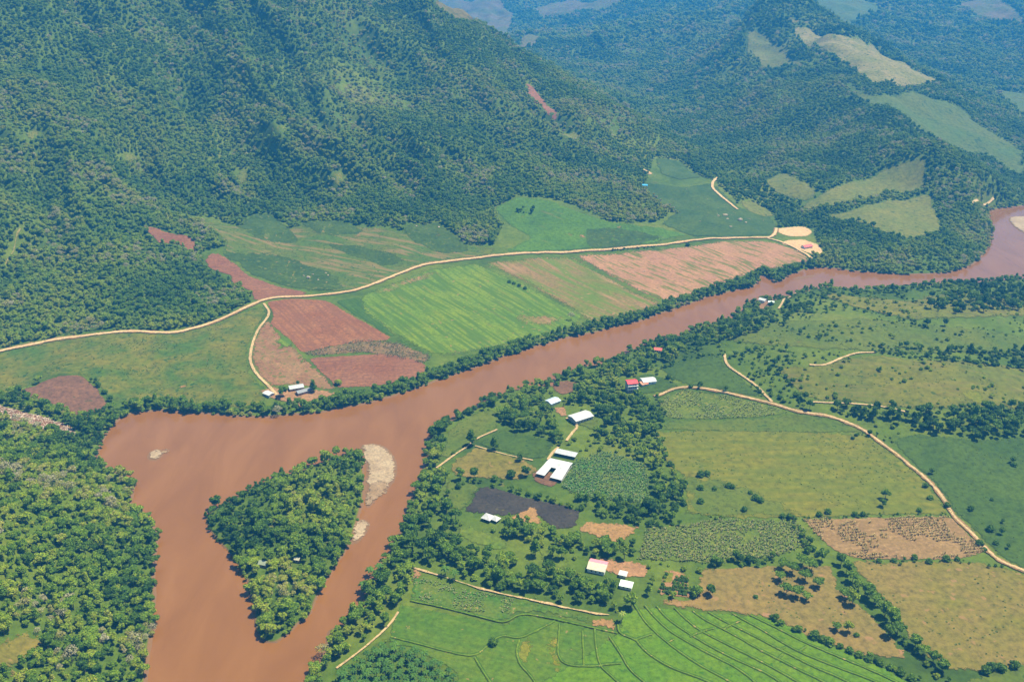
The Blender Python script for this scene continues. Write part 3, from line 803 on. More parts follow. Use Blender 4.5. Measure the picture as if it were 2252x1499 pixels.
ribbon("track", G([(1570,397),(1580,396)]), 8, m_road, lift=.95)
RIGHT = [(1440,873),(1475,858),(1503,850),(1567,857),(1633,873),(1683,883),(1733,900),(1783,910),(1833,918),(1883,937),(1910,953),(1950,983),(1993,1017),(2040,1055),(2075,1095),(2095,1135),(2130,1165),(2175,1215),(2200,1235),(2252,1255),(2330,1290)]
ribbon("road_verge", G(RIGHT), 5.5, m_verge, lift=.42, rag=.6)
ribbon("road", G(RIGHT), 2.7, m_track, lift=.58, rag=.5)
ribbon("track", G([(1593,780),(1597,803),(1630,825),(1665,850),(1698,884)]), 3.2, m_track, lift=.55)
ribbon("track", G([(1780,803),(1815,805),(1845,790),(1880,777),(1925,776)]), 3.2, m_track, lift=.55)
ribbon("track", G([(1785,885),(1900,888),(1990,906)]), 2.4, m_track, lift=.55)
ribbon("track", G([(1712,680),(1735,655),(1760,640),(1790,636)]), 3.0, m_track, lift=.55)
ribbon("track", G([(960,1030),(1000,1000),(1030,982),(1045,966),(1094,945)]), 2.4, m_track, lift=.5)
ribbon("track", G([(1045,981),(1110,1000),(1172,1013)]), 1.6, m_track, lift=.5)
ribbon("track", G([(1246,970),(1258,952),(1271,940),(1264,928),(1245,920)]), 3.0, m_track, lift=.5)
ribbon("track", G([(1205,1012),(1215,995),(1228,984)]), 3.0, m_track, lift=.5)
ribbon("track", G([(876,1346),(860,1372),(830,1400),(795,1430),(740,1470)]), 1.8, m_track, lift=.5)
ribbon("track", G([(903,1247),(1000,1276),(1070,1300),(1200,1326),(1290,1347),(1340,1352)]), 2.0, m_track, lift=.5, rag=1.3)
ribbon("track", G([(2140,450),(2150,440),(2185,438)]), 4.0, m_road, lift=.8)

ribbon("track", G([(8,592),(27,562),(35,522),(46,505)]), 2.2, m_bund_path := ground_mat("faint_path", (.30, .27, .12), (.2, .2, .07), 8, 2), lift=.6, rag=.9)

# paddy bunds
m_bund = ground_mat("bund_grass", (.145, .235, .035), (.10, .20, .02), 9, 2, (.32, .30, .12), .06, 3)
BUNDS = [C8(l) for l in (
 [(-30,850),(0,890),(60,1000),(160,1100),(280,1200),(420,1300),(560,1390),(700,1460),(820,1530)],
 [(65,870),(140,960),(250,1070),(380,1150),(520,1230),(680,1310),(850,1400),(1010,1530)],
 [(165,875),(230,960),(330,1040),(440,1110),(590,1200),(760,1290),(930,1370),(1090,1440),(1220,1530)],
 [(310,890),(380,960),(490,1060),(620,1130),(780,1210),(960,1300),(1130,1390),(1380,1530)],
 [(460,915),(560,990),(700,1060),(830,1130),(1000,1230),(1180,1320),(1330,1400),(1480,1470),(1600,1530)],
 [(590,925),(700,990),(820,1050),(960,1120),(1130,1210),(1290,1290),(1480,1390),(1640,1450),(1800,1530)],
 [(790,935),(900,1000),(1030,1070),(1170,1160),(1330,1250),(1500,1320),(1700,1400),(1900,1470),(2040,1530)],
 [(940,950),(1060,1010),(1200,1080),(1370,1170),(1560,1250),(1750,1330),(1920,1400),(2180,1520)],
 [(440,1130),(510,1095),(640,1060)], [(710,1070),(780,1030),(860,1000)], [(250,1180),(310,1150)], [(1180,1240),(1230,1215)], [(1340,1250),(1400,1210)], [(1170,1310),(1210,1270)],
 [(-10,1150),(60,1240),(150,1310),(270,1380),(400,1430),(520,1470),(660,1530)], [(-10,1155),(60,1130),(130,1108)])]
BUNDS += [C7(l) for l in (
 [(1870,1030),(1880,1100),(1990,1145),(2030,1165)],
 [(160,830),(400,880),(600,930),(800,980),(950,1020),(1060,930),(1350,980),(1640,1050),(1870,1100)],
 [(0,1130),(200,1180),(450,1250),(690,1300),(800,1200),(910,1110),(1050,1150),(1200,1080),(1350,1000)],
 [(1390,1020),(1380,1180),(1370,1270),(1430,1370),(1700,1375),(1760,1360),(1900,1350)],
 [(1680,1070),(1690,1220),(1720,1370),(1800,1440),(1900,1530)], [(1580,1080),(1590,1370)], [(1060,1155),(1030,1250),(1060,1360),(1150,1450),(1200,1530)],
 [(690,1300),(750,1400),(830,1530)], [(1800,1130),(1900,1280),(1960,1400),(2120,1530)])]
m_bund_shade = ground_mat("painted_bund_shade", (.045, .125, .012), (.06, .145, .014), 8, 2)  # dark green that paints the shade alongside the bunds
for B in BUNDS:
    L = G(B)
    ribbon("bund_shade_strip", L + np.array([.3, 1.0]), 1.7, m_bund_shade, lift=.30, rag=.6, step=2.0, clear=True)  # added dark ribbon, stands in for the bund's cast shadow
    ribbon("paddy_bund", L, 1.5, m_bund, lift=.36, rag=.6, step=2.0, crown=.3, clear=True)

# ------------------------------------------------------------------ tree crowns, trunks, palms (local meshes, base at the origin)
def ico(sub):
    import bmesh
    bm = bmesh.new()
    bmesh.ops.create_icosphere(bm, subdivisions=sub, radius=1)
    v = np.array([x.co[:] for x in bm.verts]); f = [[y.index for y in x.verts] for x in bm.faces]
    bm.free()
    return v, f
ICO1, ICO2 = ico(2), ico(3)

def crown_mesh(name, lumps, nleaf, size, seed, mat=None, core=.80):
    """Foliage: lumpy cores with leaf clusters spread over and just inside the lumps."""
    r = np.random.default_rng(seed)
    V, Fc, lf = [], [], []
    nv = 0
    for (x, y, z, a, h) in lumps:
        v, f = ICO1
        d = 1 + .22 * (np.sin(v[:, 0] * 5 + x * 3 + seed) * np.sin(v[:, 1] * 5 + y * 3) + .6 * np.sin(v[:, 2] * 7 + z + seed)) + r.normal(0, .05, len(v))
        V.append(v * d[:, None] * np.array([a, a, h]) * core + np.array([x, y, z]))
        Fc += [[q + nv for q in t] for t in f]
        lf += list(r.uniform(0, .6, len(f)))
        nv += len(v)
    L = np.array(lumps)
    w = L[:, 3] ** 2; w = w / w.sum()
    for k in range(nleaf):
        i = r.choice(len(L), p=w)
        x, y, z, a, h = L[i]
        n_ = r.normal(0, 1, 3); n_ /= np.linalg.norm(n_)
        if n_[2] < -.45:
            n_[2] *= -1
        p = np.array([x, y, z]) + n_ * np.array([a, a, h]) * r.uniform(.84, 1.10)
        q = (p - L[:, :3]) / L[:, 3:5][:, [0, 0, 1]]
        if ((q ** 2).sum(1) < .6).any():
            continue
        t = np.cross(n_ + r.normal(0, .6, 3), r.normal(0, 1, 3)); t /= np.linalg.norm(t)
        b = np.cross(n_ + r.normal(0, .5, 3), t); b /= np.linalg.norm(b)
        s1, s2 = size * r.uniform(.8, 1.9), size * r.uniform(.35, .8)
        V.append(np.array([p - t * s1, p - b * s2 + n_ * .1, p + t * s1 - n_ * .12 * size, p + b * s2]))
        Fc.append([nv, nv + 1, nv + 2, nv + 3]); nv += 4
        lf.append(r.uniform(0, 1))
    V = np.concatenate(V)
    me = bpy.data.meshes.new(name)
    me.from_pydata(V.tolist(), [], Fc)
    at = me.attributes.new("leaf", 'FLOAT', 'FACE')
    at.data.foreach_set("value", np.array(lf, np.float32))
    me.materials.append(mat or LEAF)
    me.update()
    return me

def tube(V, Fc, p, q, r0, r1, k=6):
    p, q = np.array(p, float), np.array(q, float)
    d = q - p; d /= np.linalg.norm(d)
    t = np.cross(d, [.3, .9, .1]); t /= np.linalg.norm(t); b = np.cross(d, t)
    n0 = len(V)
    for c, rr in ((p, r0), (q, r1)):
        for j in range(k):
            a = 2 * math.pi * j / k
            V.append(tuple(c + (t * math.cos(a) + b * math.sin(a)) * rr))
    for j in range(k):
        Fc.append((n0 + j, n0 + (j + 1) % k, n0 + k + (j + 1) % k, n0 + k + j))

def trunk_mesh(name, hgt_, lumps, seed, r0=.28):
    r = np.random.default_rng(seed)
    V, Fc = [], []
    top = np.array([r.uniform(-.3, .3), r.uniform(-.3, .3), hgt_])
    mid = top * .5 + np.array([r.uniform(-.2, .2), r.uniform(-.2, .2), 0])
    tube(V, Fc, (0, 0, -.8), mid, r0, r0 * .75); tube(V, Fc, mid, top, r0 * .75, r0 * .5)
    for (x, y, z, a, h) in lumps[:5]:
        tube(V, Fc, top * r.uniform(.7, 1), (x * .8, y * .8, z), r0 * .42, r0 * .15, 5)
    me = bpy.data.meshes.new(name)
    me.from_pydata(V, [], Fc)
    me.materials.append(BARK)
    me.update()
    return me

def ring_lumps(n_, R, z, a, h, seed, jit=.25):
    r = np.random.default_rng(seed)
    o = r.uniform(0, 6)
    return [(R * math.cos(o + 6.283 * i / n_) * r.uniform(1 - jit, 1 + jit), R * math.sin(o + 6.283 * i / n_) * r.uniform(1 - jit, 1 + jit), z + r.uniform(-.7, .7), a * r.uniform(.8, 1.2), h * r.uniform(.8, 1.2)) for i in range(n_)]

def blob(n_, R, zc, H, amin, amax, seed, flat=.8):
    r = np.random.default_rng(seed)
    out = []
    for k in range(n_):
        d = r.normal(0, 1, 3); d /= np.linalg.norm(d); d *= r.uniform(.35, 1) ** .6
        a = r.uniform(amin, amax)
        out.append((d[0] * (R - a * .5), d[1] * (R - a * .5), zc + d[2] * H, a, a * flat * r.uniform(.8, 1.2)))
    return out

VAR = []   # (crown mesh, trunk mesh, name)
def add_var(lumps, nleaf, size, th, seed, core=.80, r0=.28):
    VAR.append((crown_mesh("crown", lumps, nleaf, size, seed, core=core), trunk_mesh("trunk", th, lumps, seed, r0)))
add_var([(0, 0, 6.2, 2.4, 2.2)] + blob(10, 4.2, 6.2, 2.0, .9, 1.8, 1), 520, .62, 4.6, 1)          # 0 round
add_var([(.4, .3, 6.4, 2.2, 2.5)] + blob(13, 4.4, 6.3, 2.8, .8, 1.7, 2), 560, .60, 5, 2)   # 1 full
add_var([(0, 0, 9.6, 1.9, 2.0), (0, .4, 7.2, 2.3, 2.0)] + ring_lumps(4, 1.6, 5.2, 1.7, 1.6, 4), 380, .58, 5, 3)   # 2 tall
add_var([(0, 0, 6.9, 3.6, 1.1)] + blob(11, 5.4, 6.8, .9, 1.0, 1.9, 5, .6), 480, .62, 5.6, 4)        # 3 spreading
add_var([(0, 0, 3.6, 2.9, 2.3)] + blob(9, 4.3, 2.7, 1.5, .9, 1.9, 6), 460, .62, 2.0, 5)        # 4 low bushy
add_var([(.7, -.4, 6.8, 2.0, 1.7), (-1.3, .8, 7.9, 1.8, 1.5), (1.2, 1.5, 5.6, 1.8, 1.4), (-.8, -1.8, 5.4, 1.9, 1.4)], 340, .62, 5, 6)  # 5 open
add_var([(0, 0, 7, 2.6, 1.9)] + ring_lumps(5, 2.5, 5.8, 1.8, 1.4, 7), 300, .42, 6.2, 7, .26, .22)   # 6 thin, half bare
add_var([(0, 0, 2.0, 1.9, 1.7)] + ring_lumps(4, 1.5, 1.4, 1.3, 1.2, 8, .4), 200, .5, 1.2, 8, .8, .14)  # 7 shrub
NVAR = len(VAR)
VHEIGHT = [9.8, 10.4, 11.6, 8.5, 5.9, 9.4, 8.9, 3.7]
VRAD = [4.6, 4.5, 3.4, 5.3, 4.4, 3.4, 4.2, 2.7]

PALM_LEAF = foliage_mat("palm_fronds", [(0, (.03, .085, .008)), (.4, (.07, .16, .012)), (.8, (.19, .27, .03)), (1, (.3, .29, .06))])
def palm_meshes(seed):
    r = np.random.default_rng(seed)
    V, Fc, lf = [], [], []
    H_ = r.uniform(5.5, 7.5)
    for k_ in range(17):
        a = 6.283 * k_ / 17 * 2.4 + r.uniform(-.2, .2)
        el = r.uniform(.15, 1.15)
        Lf = r.uniform(3.0, 3.9)
        d = np.array([math.cos(a), math.sin(a), 0]); s_ = np.array([-math.sin(a), math.cos(a), 0])
        prev = None
        for t in np.linspace(0, 1, 7):
            c = d * Lf * t * math.cos(el * (1 - t * .5)) + np.array([0, 0, H_ + Lf * (t * math.sin(el) - t * t * (.55 + .35 * math.sin(el)))])
            w = .62 * math.sin(math.pi * min(1, t * .9 + .12)) + .03
            cur = (c - s_ * w + np.array([0, 0, -.35 * w]), c, c + s_ * w + np.array([0, 0, -.35 * w]))
            if prev is not None:
                n0 = len(V)
                V += [tuple(x) for x in prev + cur]
                Fc += [(n0, n0 + 1, n0 + 4, n0 + 3), (n0 + 1, n0 + 2, n0 + 5, n0 + 4)]
                lf += [r.uniform(0, 1)] * 2
            prev = cur
    me = bpy.data.meshes.new("crown"); me.from_pydata(V, [], Fc)
    at = me.attributes.new("leaf", 'FLOAT', 'FACE'); at.data.foreach_set("value", np.array(lf, np.float32))
    me.materials.append(PALM_LEAF); me.update()
    V, Fc = [], []
    tube(V, Fc, (0, 0, -.6), (.25, .1, H_ * .5), .22, .17); tube(V, Fc, (.25, .1, H_ * .5), (0, 0, H_), .17, .14)
    mt = bpy.data.meshes.new("trunk"); mt.from_pydata(V, [], Fc); mt.materials.append(BARK); mt.update()
    return me, mt
PALMS = [palm_meshes(s_) for s_ in (21, 22, 23)]

NTREE = [0]
def plant(name, crown, trunk, x, y, scale, rz, tint, label, cat, group=None, sz=None):
    t = thing(name, (x, y, float(hgt(x, y)) + .05), rz, label, cat, group)
    t.scale = (scale, scale, scale * (sz or 1))
    for nm, me_ in (("crown", crown), ("trunk", trunk)):
        o = bpy.data.objects.new(nm, me_)
        COL.objects.link(o)
        o.parent = t
        if nm == "crown":
            o["tint"] = float(tint)
    return t

# ------------------------------------------------------------------ where trees grow
ROADPTS = np.concatenate([np.column_stack([C, np.full(len(C), w)]) for C, w in ROADS])
_grid = {}
for x, y, w in ROADPTS:
    _grid.setdefault((int(x // 12), int(y // 12)), []).append((x, y, w))
def on_road(x, y):
    for i in (-1, 0, 1):
        for j in (-1, 0, 1):
            for (a, b, w) in _grid.get((int(x // 12) + i, int(y // 12) + j), ()):
                if (a - x) ** 2 + (b - y) ** 2 < w * w:
                    return True
    return False

NB0 = next(i for i, p in enumerate(RIVER) if p == (2252, 612))
RIGHT_BANK = np.array([tuple(p) for p in at_z(*np.array(RIVER[NB0 - 1:], float).T)] + [(-100, 100), (4000, 100), (4000, 1125)])
OPEN_L = G([(-120,790)] + MAIN[1:-1] + [(1792,577),(1790,590),(1722,618),(1680,604),(1662,630),(1560,652),(1400,709),(1200,757),(1000,826),(905,858),(760,896),(640,914),(450,911),(340,902),(270,905),(232,895),(170,835),(100,835),(40,860),(-120,870)])
OPEN_L2 = G([(395,470),(470,478),(560,505),(640,500),(740,486),(870,502),(1000,534),(1085,540),(1105,500),(1085,455),(1150,430),(1230,440),(1340,488),(1440,490),(1480,465),(1420,398),(1440,345),(1500,355),(1560,395),(1625,450),(1700,465),(1715,500),(1790,500),(1812,560),(1700,528),(1500,533),(1300,553),(1080,566),(960,580),(830,625),(700,650),(560,660),(545,640),(500,620),(450,590),(440,560),(470,545),(500,545),(470,510)])
TREED = {   # forest and scrub on the right bank: outline, spacing, scale, tint mean, shrub share, zone
 'bank': ([(690,1440),(720,1395),(770,1350),(800,1290),(840,1225),(880,1175),(895,1110),(925,1030),(945,960),(1000,915),(1045,885),(1075,895),(1020,930),(985,945),(975,985),(962,1030),(985,1055),(970,1075),(960,1110),(1000,1135),(1010,1170),(1010,1215),(1000,1245),(905,1245),(898,1320),(860,1360),(790,1425),(720,1480),(660,1540),(640,1540)], 7.5, 1.0, .30, .1),
 'grove': ([(1000,1210),(1060,1205),(1110,1215),(1180,1250),(1240,1262),(1290,1262),(1340,1275),(1440,1305),(1446,1330),(1350,1345),(1290,1335),(1200,1318),(1080,1292),(1000,1265),(990,1240)], 8, 1.0, .28, .1),
 'belt': ([(1120,1140),(1180,1152),(1262,1168),(1300,1185),(1350,1200),(1420,1190),(1440,1225),(1400,1240),(1330,1228),(1270,1225),(1240,1205),(1190,1195),(1120,1195),(1075,1170),(1100,1150)], 7.5, .95, .26, .1),
 'barnwood': ([(1290,975),(1330,935),(1380,930),(1440,945),(1465,1010),(1500,1045),(1510,1120),(1480,1150),(1440,1160),(1330,1135),(1280,1110),(1240,1085),(1300,1092),(1425,1112),(1428,1030),(1360,990)], 7, .85, .30, .3),
 'riverwood': ([(1050,890),(1098,874),(1145,850),(1200,850),(1228,826),(1290,806),(1345,800),(1405,764),(1512,738),(1565,716),(1610,706),(1640,690),(1660,680),(1710,690),(1700,720),(1560,765),(1500,785),(1448,810),(1420,818),(1375,835),(1370,870),(1420,880),(1450,900),(1455,945),(1400,930),(1325,955),(1320,920),(1300,900),(1250,890),(1275,845),(1212,838),(1210,870),(1240,880),(1205,900),(1225,930),(1250,960),(1230,990),(1210,965),(1100,942),(1096,895),(1060,905)], 7.5, .9, .28, .2),
 'hillscrub': ([(1600,785),(1650,765),(1760,775),(1800,800),(1700,800),(1725,825),(1745,855),(1790,880),(1760,895),(1700,880),(1640,832)], 8, .6, .28, .7),
 'darkbelt': ([(1820,890),(1900,890),(2000,903),(2300,900),(2300,970),(2150,968),(2010,950),(1940,930),(1860,915)], 7.5, .95, .12, .15),
 'upperwood': ([(2050,655),(2120,640),(2300,630),(2300,690),(2180,685),(2100,690),(2040,675)], 8, .9, .15, .3),
 'hillband': ([(1900,755),(2050,765),(2300,775),(2300,812),(2150,805),(2000,788),(1930,778)], 9, .7, .18, .6),
 'hillband2': ([(1640,690),(1700,650),(1740,640),(1830,655),(1880,665),(1850,690),(1750,710),(1660,715)], 9, .7, .25, .5),
 'shore': ([(1780,640),(1880,640),(2000,630),(2150,618),(2300,608),(2300,640),(2100,640),(1950,650),(1800,655)], 8.5, .75, .22, .5),
 'hedgeback': ([(1540,1240),(1600,1225),(1700,1222),(1710,1245),(1600,1250)], 7, .8, .30, .4),
 'fieldcorner': ([(1440,1150),(1500,1140),(1510,1160),(1420,1190),(1380,1200)], 7, .7, .35, .5),
}
ZP = {k_: (G(v[0]),) + tuple(v[1:]) for k_, v in TREED.items()}

# candidate points: a jittered grid, coarser with distance
cand = []
for (ya, yb, sp) in ((330, 1000, 5.7), (1000, 1600, 5.8), (1600, 2400, 6.8), (2400, 3600, 11), (3600, 6800, 17)):
    yy_ = np.arange(ya, yb, sp)
    for y in yy_:
        half = .66 * (y + 230)
        x = np.arange(-half, half, sp)
        cand.append(np.column_stack([x + (rng.random(len(x)) - .5) * sp * .95, y + (rng.random(len(x)) - .5) * sp * .95, np.full(len(x), sp)]))
cand = np.concatenate(cand)
X, Y, SPC = cand.T
Z = hgt(X, Y)
ppx, ppy, pd = project(X, Y, Z + 5)
ok = (ppx > -160) & (ppx < W0 + 160) & (ppy > -80) & (ppy < H0 + 90)
X, Y, SPC, Z = X[ok], Y[ok], SPC[ok], Z[ok]
water = inpoly(X, Y, RIVER_W)
isl = inpoly(X, Y, ISLAND_W)
bars = np.zeros(X.shape, bool)
for B in BARS_W[:3]:
    bars |= inpoly(X, Y, B)
rb = inpoly(X, Y, RIGHT_BANK)
dr = segdist(X, Y, RIVER_W, limit=60)
blocked = np.zeros(X.shape, bool)
for Q in NOTREE:
    blocked |= inpoly(X, Y, Q)
openl = inpoly(X, Y, OPEN_L) | inpoly(X, Y, OPEN_L2)
zone = np.full(X.shape, '', dtype='U12')
keep = np.zeros(X.shape, bool)
scal = np.ones(X.shape); tint = np.zeros(X.shape); shrubp = np.zeros(X.shape)
nA = fbm(X / 160, Y / 160, 101, 4); nB = fbm(X / 60, Y / 60, 111, 4); nC = fbm(X / 260, Y / 260, 121, 3)
r1, r2, r3, r4 = (rng.random(len(X)) for _ in range(4))
# island
mI = isl & ~bars
keep |= mI; zone[mI] = 'island'; tint[mI] = .10 + 1.0 * (nB[mI] - .38) + .30 * r1[mI]; scal[mI] = .48 + .80 * r2[mI] ** 2; shrubp[mI] = .22
# far and left side
mL = ~water & ~rb & ~isl
strip = mL & openl & (dr < 17)
keep |= strip & ~blocked | (strip & (dr < 13)); zone[strip] = 'leftstrip'; tint[strip] = .22 + .2 * r1[strip]; scal[strip] = .75 + .4 * r2[strip]; shrubp[strip] = .2
mM = mL & ~openl & ~blocked
lowleft = mM & (Y < 900) & (X < -150)
keep |= mM
zone[mM] = 'mountain'; zone[lowleft] = 'leftforest'
tint[mM] = .30 + .7 * (nA[mM] - .36) + .6 * (nB[mM] - .5) + .20 * r1[mM]
scal[mM] = (.62 + .50 * r2[mM] ** 1.4) * np.maximum(1, SPC[mM] / 6.6)
shrubp[mM] = np.clip((nC[mM] - .45) * 2.2, .05, .8)
grey = mM & (nB > .61) & (r3 < .3)
tint[grey] = .86 + .14 * r1[grey]
tint[lowleft] += .0 + .42 * (r2[lowleft] - .5) + .4 * (nB[lowleft] - .5)
scal[lowleft] = .54 + .72 * r4[lowleft] ** 2
keep &= ~(mM & (nA > .70) & (r4 < .5))
# right bank
for zn, (P_, sp, sc_, tm, sh) in ZP.items():
    q = rb & ~water & inpoly(X, Y, P_)
    if zn not in ('bank', 'riverwood', 'shore'):
        q &= ~(inpoly(X, Y, P_) & blocked & (r4 < .9))
    else:
        q &= ~blocked
    q &= r3 < (5.9 / sp) ** 2
    keep |= q; zone[q] = zn
    tint[q] = tm + .8 * (nB[q] - .5) + .36 * (r1[q] - .4)
    scal[q] = sc_ * (.58 + .8 * r2[q] ** 1.5); shrubp[q] = sh
# loose scrub on the right-bank hills and the field gaps
q = rb & ~water & (zone == '') & ~blocked
nD = fbm(X / 38, Y / 38, 131, 3)
q1 = q & (nD > .52) & (r3 < np.where(Y > 840, .22, .28))
keep |= q1; zone[q1] = 'scrub'; tint[q1] = .32 + .4 * nB[q1] + .15 * (r1[q1] - .5); scal[q1] = .35 + .35 * r2[q1]; shrubp[q1] = .9
q2 = rb & ~water & (zone == '') & blocked & (Y > 800) & (nD > .6) & (r3 < .06)
q = rb & ~water & (dr < 9) & (zone == '')
keep |= q; zone[q] = 'bank'; tint[q] = .25 + .2 * r1[q]; scal[q] = .65 + .3 * r2[q]; shrubp[q] = .5
keep &= ~water | isl
idx = np.nonzero(keep)[0]
idx = np.array([i for i in idx if not on_road(X[i], Y[i])])
X, Y, Z, zone, scal, tint, shrubp = X[idx], Y[idx], Z[idx], zone[idx], scal[idx], np.clip(tint[idx], 0, 1), shrubp[idx]
rv = rng.random(len(X))
var = np.where(rng.random(len(X)) < shrubp, np.where(rv < .55, 4, 7), np.array([0, 1, 2, 3, 5, 0, 1])[(rv * 7).astype(int)])
var = np.where(tint > .84, np.where(rv < .75, 6, var), var)
var = np.where((zone == 'mountain') & (var == 3), 0, var)
szv = rng.uniform(.85, 1.2, len(X))
rot = rng.uniform(0, 6.283, len(X))

# hedges and tree lines between the fields
HEDGES = [([(1436,432),(1460,448),(1482,462),(1500,474),(1470,462),(1445,446)], .45, .97), ([(1698,1356),(1760,1387),(1850,1423),(1950,1467),(2040,1506)], .45, .3), ([(1846,1238),(1890,1300),(1950,1362),(1980,1402),(2030,1442),(2095,1500)], .6, .28), ([(1905,1232),(2000,1236),(2150,1236),(2215,1250)], .3, .3), ([(1765,1140),(1900,1136),(2085,1132)], .3, .28),
 ([(1640,690),(1760,745),(1900,760),(2050,772),(2300,792)], .5, .16), ([(1925,776),(2050,795),(2300,817)], .6, .18), ([(1460,812),(1500,790),(1560,782),(1592,780)], .5, .2), ([(1948,642),(2000,660),(2060,684)], .5, .2),
 ([(1880,682),(1960,692),(2040,727),(2120,737)], .55, .12), ([(960,1108),(1010,1062),(1060,1064),(1110,1072),(1180,1097),(1283,1120)], .55, .3), ([(1440,946),(1455,987),(1482,1037)], .7, .3), ([(1560,1243),(1630,1238),(1705,1241)], .6, .26),
 ([(1283,1122),(1350,1140),(1430,1158)], .6, .3), ([(1738,1142),(1760,1186),(1782,1228)], .7, .34), ([(1746,1142),(1772,1186),(1800,1230)], .6, .3), ([(207,838),(225,858),(244,884)], .7, .14), ([(1700,800),(1725,830),(1745,856)], .7, .18),
 ([(1150,458),(1130,470),(1180,468),(1165,455)], .7, .14), ([(1870,960),(1905,955),(1945,966)], .5, .2), ([(1445,870),(1460,905),(1450,942)], .5, .3), ([(60,1450),(110,1425),(118,1398)], .8, .3), ([(1640,845),(1680,872)], .5, .2), ([(1340,551),(1390,549),(1440,545)], .5, .08)]
hx, hy, hs, ht = [], [], [], []
for L_, s_, t_ in HEDGES:
    Lw = smooth_poly(G(L_), 2, closed=False)
    sg = np.concatenate([[0], np.cumsum(np.hypot(*np.diff(Lw, axis=0).T))])
    for d_ in np.arange(0, sg[-1], 5.0):
        if random.random() < .85:
            hx.append(np.interp(d_, sg, Lw[:, 0]) + random.gauss(0, 1.4)); hy.append(np.interp(d_, sg, Lw[:, 1]) + random.gauss(0, 2.2))
            hs.append(s_ * random.uniform(.6, 1.35)); ht.append(min(1, max(0, t_ + random.gauss(0, .09))))
nh = len(hx)
X, Y = np.concatenate([X, hx]), np.concatenate([Y, hy])
Z = np.concatenate([Z, hgt(np.array(hx), np.array(hy))])
zone = np.concatenate([zone, np.full(nh, 'hedge', dtype='U12')]); scal = np.concatenate([scal, hs]); tint = np.concatenate([tint, ht])
var = np.concatenate([var, rng.choice([0, 1, 4, 4, 7, 5], nh)]); szv = np.concatenate([szv, rng.uniform(.85, 1.2, nh)]); rot = np.concatenate([rot, rng.uniform(0, 6.283, nh)])

# houses and their yards are cleared; filled below before the trees are built
CLEAR = []

# ------------------------------------------------------------------ buildings
def box(V, Fc, x0, x1, y0, y1, z0, z1):
    n0 = len(V)
    V += [(x0, y0, z0), (x1, y0, z0), (x1, y1, z0), (x0, y1, z0), (x0, y0, z1), (x1, y0, z1), (x1, y1, z1), (x0, y1, z1)]
    Fc += [tuple(n0 + i for i in f) for f in ((0, 3, 2, 1), (4, 5, 6, 7), (0, 1, 5, 4), (1, 2, 6, 5), (2, 3, 7, 6), (3, 0, 4, 7))]

def slab(V, Fc, quad, th):
    """A sloping roof sheet: quad of corners, thickened downwards."""
    n0 = len(V)
    V += [tuple(p) for p in quad] + [(p[0], p[1], p[2] - th) for p in quad]
    Fc += [(n0, n0 + 1, n0 + 2, n0 + 3), (n0 + 7, n0 + 6, n0 + 5, n0 + 4)]
    Fc += [(n0 + i, n0 + 4 + i, n0 + 4 + (i + 1) % 4, n0 + (i + 1) % 4) for i in range(4)]

def roof_mat(name, c, rib=True, rough=.45):
    m, nt, b = newmat(name)
    tc = nt.nodes.new("ShaderNodeTexCoord")
    n1 = nnoise(nt, tc.outputs["Object"], .5, 4, .65)
    g = nramp(nt, n1, [(.3, (.78, .77, .75)), (.6, (1.04, 1.04, 1.04))])
    col = nmix(nt, 1.0, c, g, 'MULTIPLY')
    n2 = nnoise(nt, dirmap(nt, 0, .35, 4), 1, 2, .6)
    col = nmix(nt, nramp(nt, n2, [(.62, (0, 0, 0)), (.7, (.35, .35, .35))]), col, (.25, .2, .16))
    nt.links.new(col, b.inputs["Base Color"])
    b.inputs["Roughness"].default_value = rough
    b.inputs["Specular IOR Level"].default_value = .3
    w = nt.nodes.new("ShaderNodeTexWave")
    w.inputs["Scale"].default_value = 1.6
    nt.links.new(tc.outputs["Object"], w.inputs["Vector"])
    bump(nt, b, w.outputs["Fac"], .25, .08)
    return m
RM = dict(white=roof_mat("white_sheet_roof", (.44, .45, .46)), grey=roof_mat("grey_sheet_roof", (.36, .38, .40)), dgrey=roof_mat("dark_grey_roof", (.20, .21, .23)),
 red=roof_mat("red_roof", (.62, .035, .05)), pink=roof_mat("pink_roof", (.62, .22, .28)), cream=roof_mat("cream_roof", (.46, .43, .31)), blue=roof_mat("pale_blue_roof", (.40, .50, .66)),
 salmon=roof_mat("salmon_roof", (.78, .27, .16)), pale=roof_mat("pale_green_roof", (.55, .66, .60)), brightblue=roof_mat("bright_blue_roof", (.06, .33, .60)), thatch=roof_mat("weathered_green_roof", (.26, .30, .22)), redbrown=roof_mat("rust_red_roof", (.50, .08, .06)))
WM = dict(white=plain_mat("white_wall", (.72, .70, .66)), grey=plain_mat("grey_block_wall", (.36, .35, .34)), mud=plain_mat("earth_wall", (.36, .24, .16)), dark=plain_mat("dark_opening", (.03, .03, .035), .5), wood=plain_mat("wood", (.17, .11, .07)), cream=plain_mat("cream_wall", (.62, .56, .42)))

